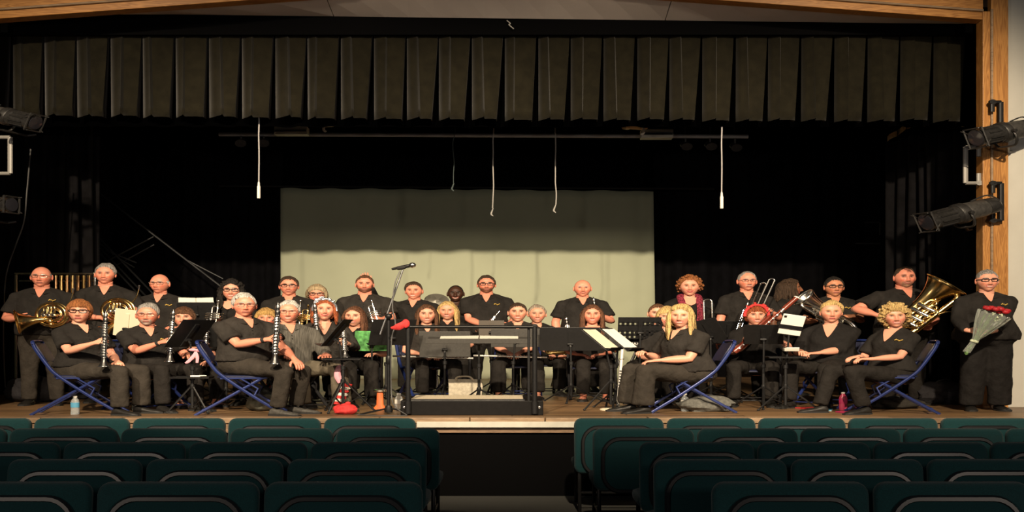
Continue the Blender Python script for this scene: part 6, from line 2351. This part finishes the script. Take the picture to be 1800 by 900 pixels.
sack('instrument_bag', 468, 11.9, 'round grey bag on the floor behind the chair of the silver haired man', mat('sage_canvas', (.13, .13, .10), .9, 0, .3, 20, .3, 30), (.30, .30, .24), 1, extra=strap(.06, .22))
sack('backpack', 1243, 11.75, 'crumpled dark bag under the chair of the blond woman', M_GREYCLOTH, (.46, .30, .18), 2, extra=strap(.08, .16))
sack('jacket_bundle', 1575, 12.2, 'dark bundle on the floor behind the right front chair', cloth('dark_bundle', (.02, .018, .015)), (.42, .3, .14), 7, 'bag', strap(.1, .12))
sack('red_pouch', 607, 11.35, 'bright red cloth pouch on the floor left of the podium', M_RED, (.17, .16, .12), 3, extra=lambda t: t.part('tie', M_RED, lambda b: b.ball((.02, 0, .125), .022, .02, .02, 8, 6)))
sack('red_purse', 478, 12.2, 'red pouch under the chair of the silver haired man', mat('red_tan', (.45, .08, .04), .8, 0, .5, 30), (.14, .12, .34), 4, extra=strap(.04, .33))
sack('dark_case', 60, 13.3, 'dark instrument bag at the far left behind the horn player', cloth('case_cloth', (.015, .014, .016)), (.5, .4, .34), 8, extra=strap(.1, .3))
sack('black_case', 1660, 12.9, 'black instrument bag beside the flower holding woman', cloth('case_cloth', (.015, .014, .016)), (.5, .4, .30), 9, extra=strap(.1, .26))
# striped stocking bag hung on the stand
t = Thing('striped_stocking', at(600, 690, 11.75), 'red and white striped stocking bag left of the podium', 'stocking')
for i in range(7):
    t.part('stripe', M_RED if i % 2 == 0 else M_PAPER, lambda b: b.lathe([(.042 + .006 * math.sin(i), -.14 + .035 * i), (.045, -.125 + .035 * i), (.042 + .006 * math.sin(i + 1), -.105 + .035 * i)], (.006 * i - .01, 0, 0), (.15, 0, 1), 12))
t.part('loop', M_PINK, lambda b: b.tube(smooth_path([(0, 0, .12), (-.03, 0, .2), (-.02, 0, .30), (.02, 0, .32)], 4), [.03, .028, .02, .012], 8, flat=.6))
# canvas tote
t = Thing('tote_bag', floor_at(817, 13.2), 'pale canvas tote bag standing behind the podium', 'bag')
t.part('bag_body', M_TOTE, lambda b: b.rings([[Vector((sx * w2 + lean_, sy * dp, z)) for sx, sy in ((-1, -1), (-.3, -1.15), (.4, -1.1), (1, -1), (1, 1), (-1, 1))] for z, w2, dp, lean_ in ((0, .135, .07, 0), (.10, .145, .075, .005), (.22, .15, .06, .01), (.31, .145, .03, .0))]), angle=30)
t.part('handle', M_TOTE, lambda b: b.tube(smooth_path([(-.08, -.05, .29), (-.06, -.06, .34), (.04, -.06, .345), (.08, -.05, .29)], 4), .010, 6, flat=.4))
# programme leaflets on the floor
for px, d, yw, m, lab in ((1425, 12.1, 20, M_RED, 'red booklet on the floor under the blond woman in black'), (1445, 11.9, -15, M_BLUELAB, 'blue booklet on the floor left of the pink bottle'), (1495, 11.5, 10, MATS['pink_label'], 'pink folder on the floor at the right front')):
    t = Thing('booklet', floor_at(px, d), lab, 'booklet')
    t.part('cover', m, lambda b: b.box((0, 0, .010), (.16, .22, .012), rotz(R(yw))), smooth=False)
    t.part('pages', M_PAPER, lambda b: b.box((.004, -.002, .003), (.155, .215, .006), rotz(R(yw))), smooth=False)

# ---- bouquet
t = Thing('bouquet', at(1732, 575, 11.42), 'bouquet of red roses wrapped in clear film held by the woman at the far right', 'bouquet')
film = plastic('film_wrap', (.80, .86, .78))
film.node_tree.nodes['Principled BSDF'].inputs['Transmission Weight'].default_value = .8
film.node_tree.nodes['Principled BSDF'].inputs['Roughness'].default_value = .25
lo_p, hi_p = t.px(1698, 620, 11.42), t.px(1748, 551, 11.34)
ax = (hi_p - lo_p)
L = ax.length
ax.normalize()
M_STEM = mat('rose_stem', (.10, .20, .05), .6, 0, .3, 30)
M_ROSE = mat('rose_petal', (.36, .006, .012), .6, 0, .3, 60)
M_PALEF = mat('pale_filler', (.55, .60, .42), .7, 0, .3, 40)
rn = random.Random(8)
e1 = perp(ax, Vector((1, 0, 0)))
e2 = ax.cross(e1)


def wrap(b):
    rs = []
    for f_, r_ in ((.02, .030), (.22, .026), (.38, .030), (.62, .075), (.85, .115), (1.0, .135)):
        rs.append([lo_p + ax * (f_ * L + .012 * math.sin(j * 2.6 + f_ * 4)) + (e1 * math.cos(2 * math.pi * j / 26) * 1.0 + e2 * math.sin(2 * math.pi * j / 26) * .75) * r_ * (1 + .07 * math.sin(j * 2.1)) for j in range(26)])
    b.rings(rs, False, False)


t.part('wrapping', film, wrap)
for i in range(10):
    a = rn.uniform(0, 6.28)
    r_ = rn.uniform(.02, .10)
    top = lo_p + ax * L * .95 + e1 * math.cos(a) * r_ + e2 * math.sin(a) * r_ * .7
    t.part('stem', M_STEM, lambda b: b.tube([lo_p + ax * rn.uniform(-.03, .03) + e1 * rn.uniform(-.02, .02), lo_p + ax * L * .3 + e1 * rn.uniform(-.01, .01), top], .0045, 5))
for i in range(13):
    a = 2.4 * i
    r_ = .026 * math.sqrt(i + .3)
    c_ = lo_p + ax * L * (1.06 + .03 * (i % 3)) + e1 * (math.cos(a) * r_ * 1.15) + e2 * math.sin(a) * r_ * .9 - Vector((0, .03, 0))

    def rose(b):
        b.ball(c_, .028, .028, .026, 10, 7)
        for q in range(5):
            aa = q * 1.26 + i
            b.ball(c_ + (e1 * math.cos(aa) + e2 * math.sin(aa)) * .013 + ax * .004, .015, .015, .019, 7, 5)
    t.part('rose', M_ROSE, rose)
for i in range(9):
    a = rn.uniform(0, 6.28)
    r_ = rn.uniform(.06, .12)
    c_ = lo_p + ax * L * rn.uniform(.85, 1.02) + e1 * math.cos(a) * r_ + e2 * math.sin(a) * r_ * .75
    t.part('filler_flower', M_PALEF, lambda b: [b.ball(c_ + Vector((rn.uniform(-.012, .012), rn.uniform(-.012, .012), rn.uniform(-.012, .012))), .007, seg=6, rows=4) for q in range(6)])
t.part('ribbon', M_PALEF, lambda b: b.lathe([(.030, 0), (.034, .004), (.034, .022), (.030, .026)], lo_p + ax * L * .27, ax, 14))
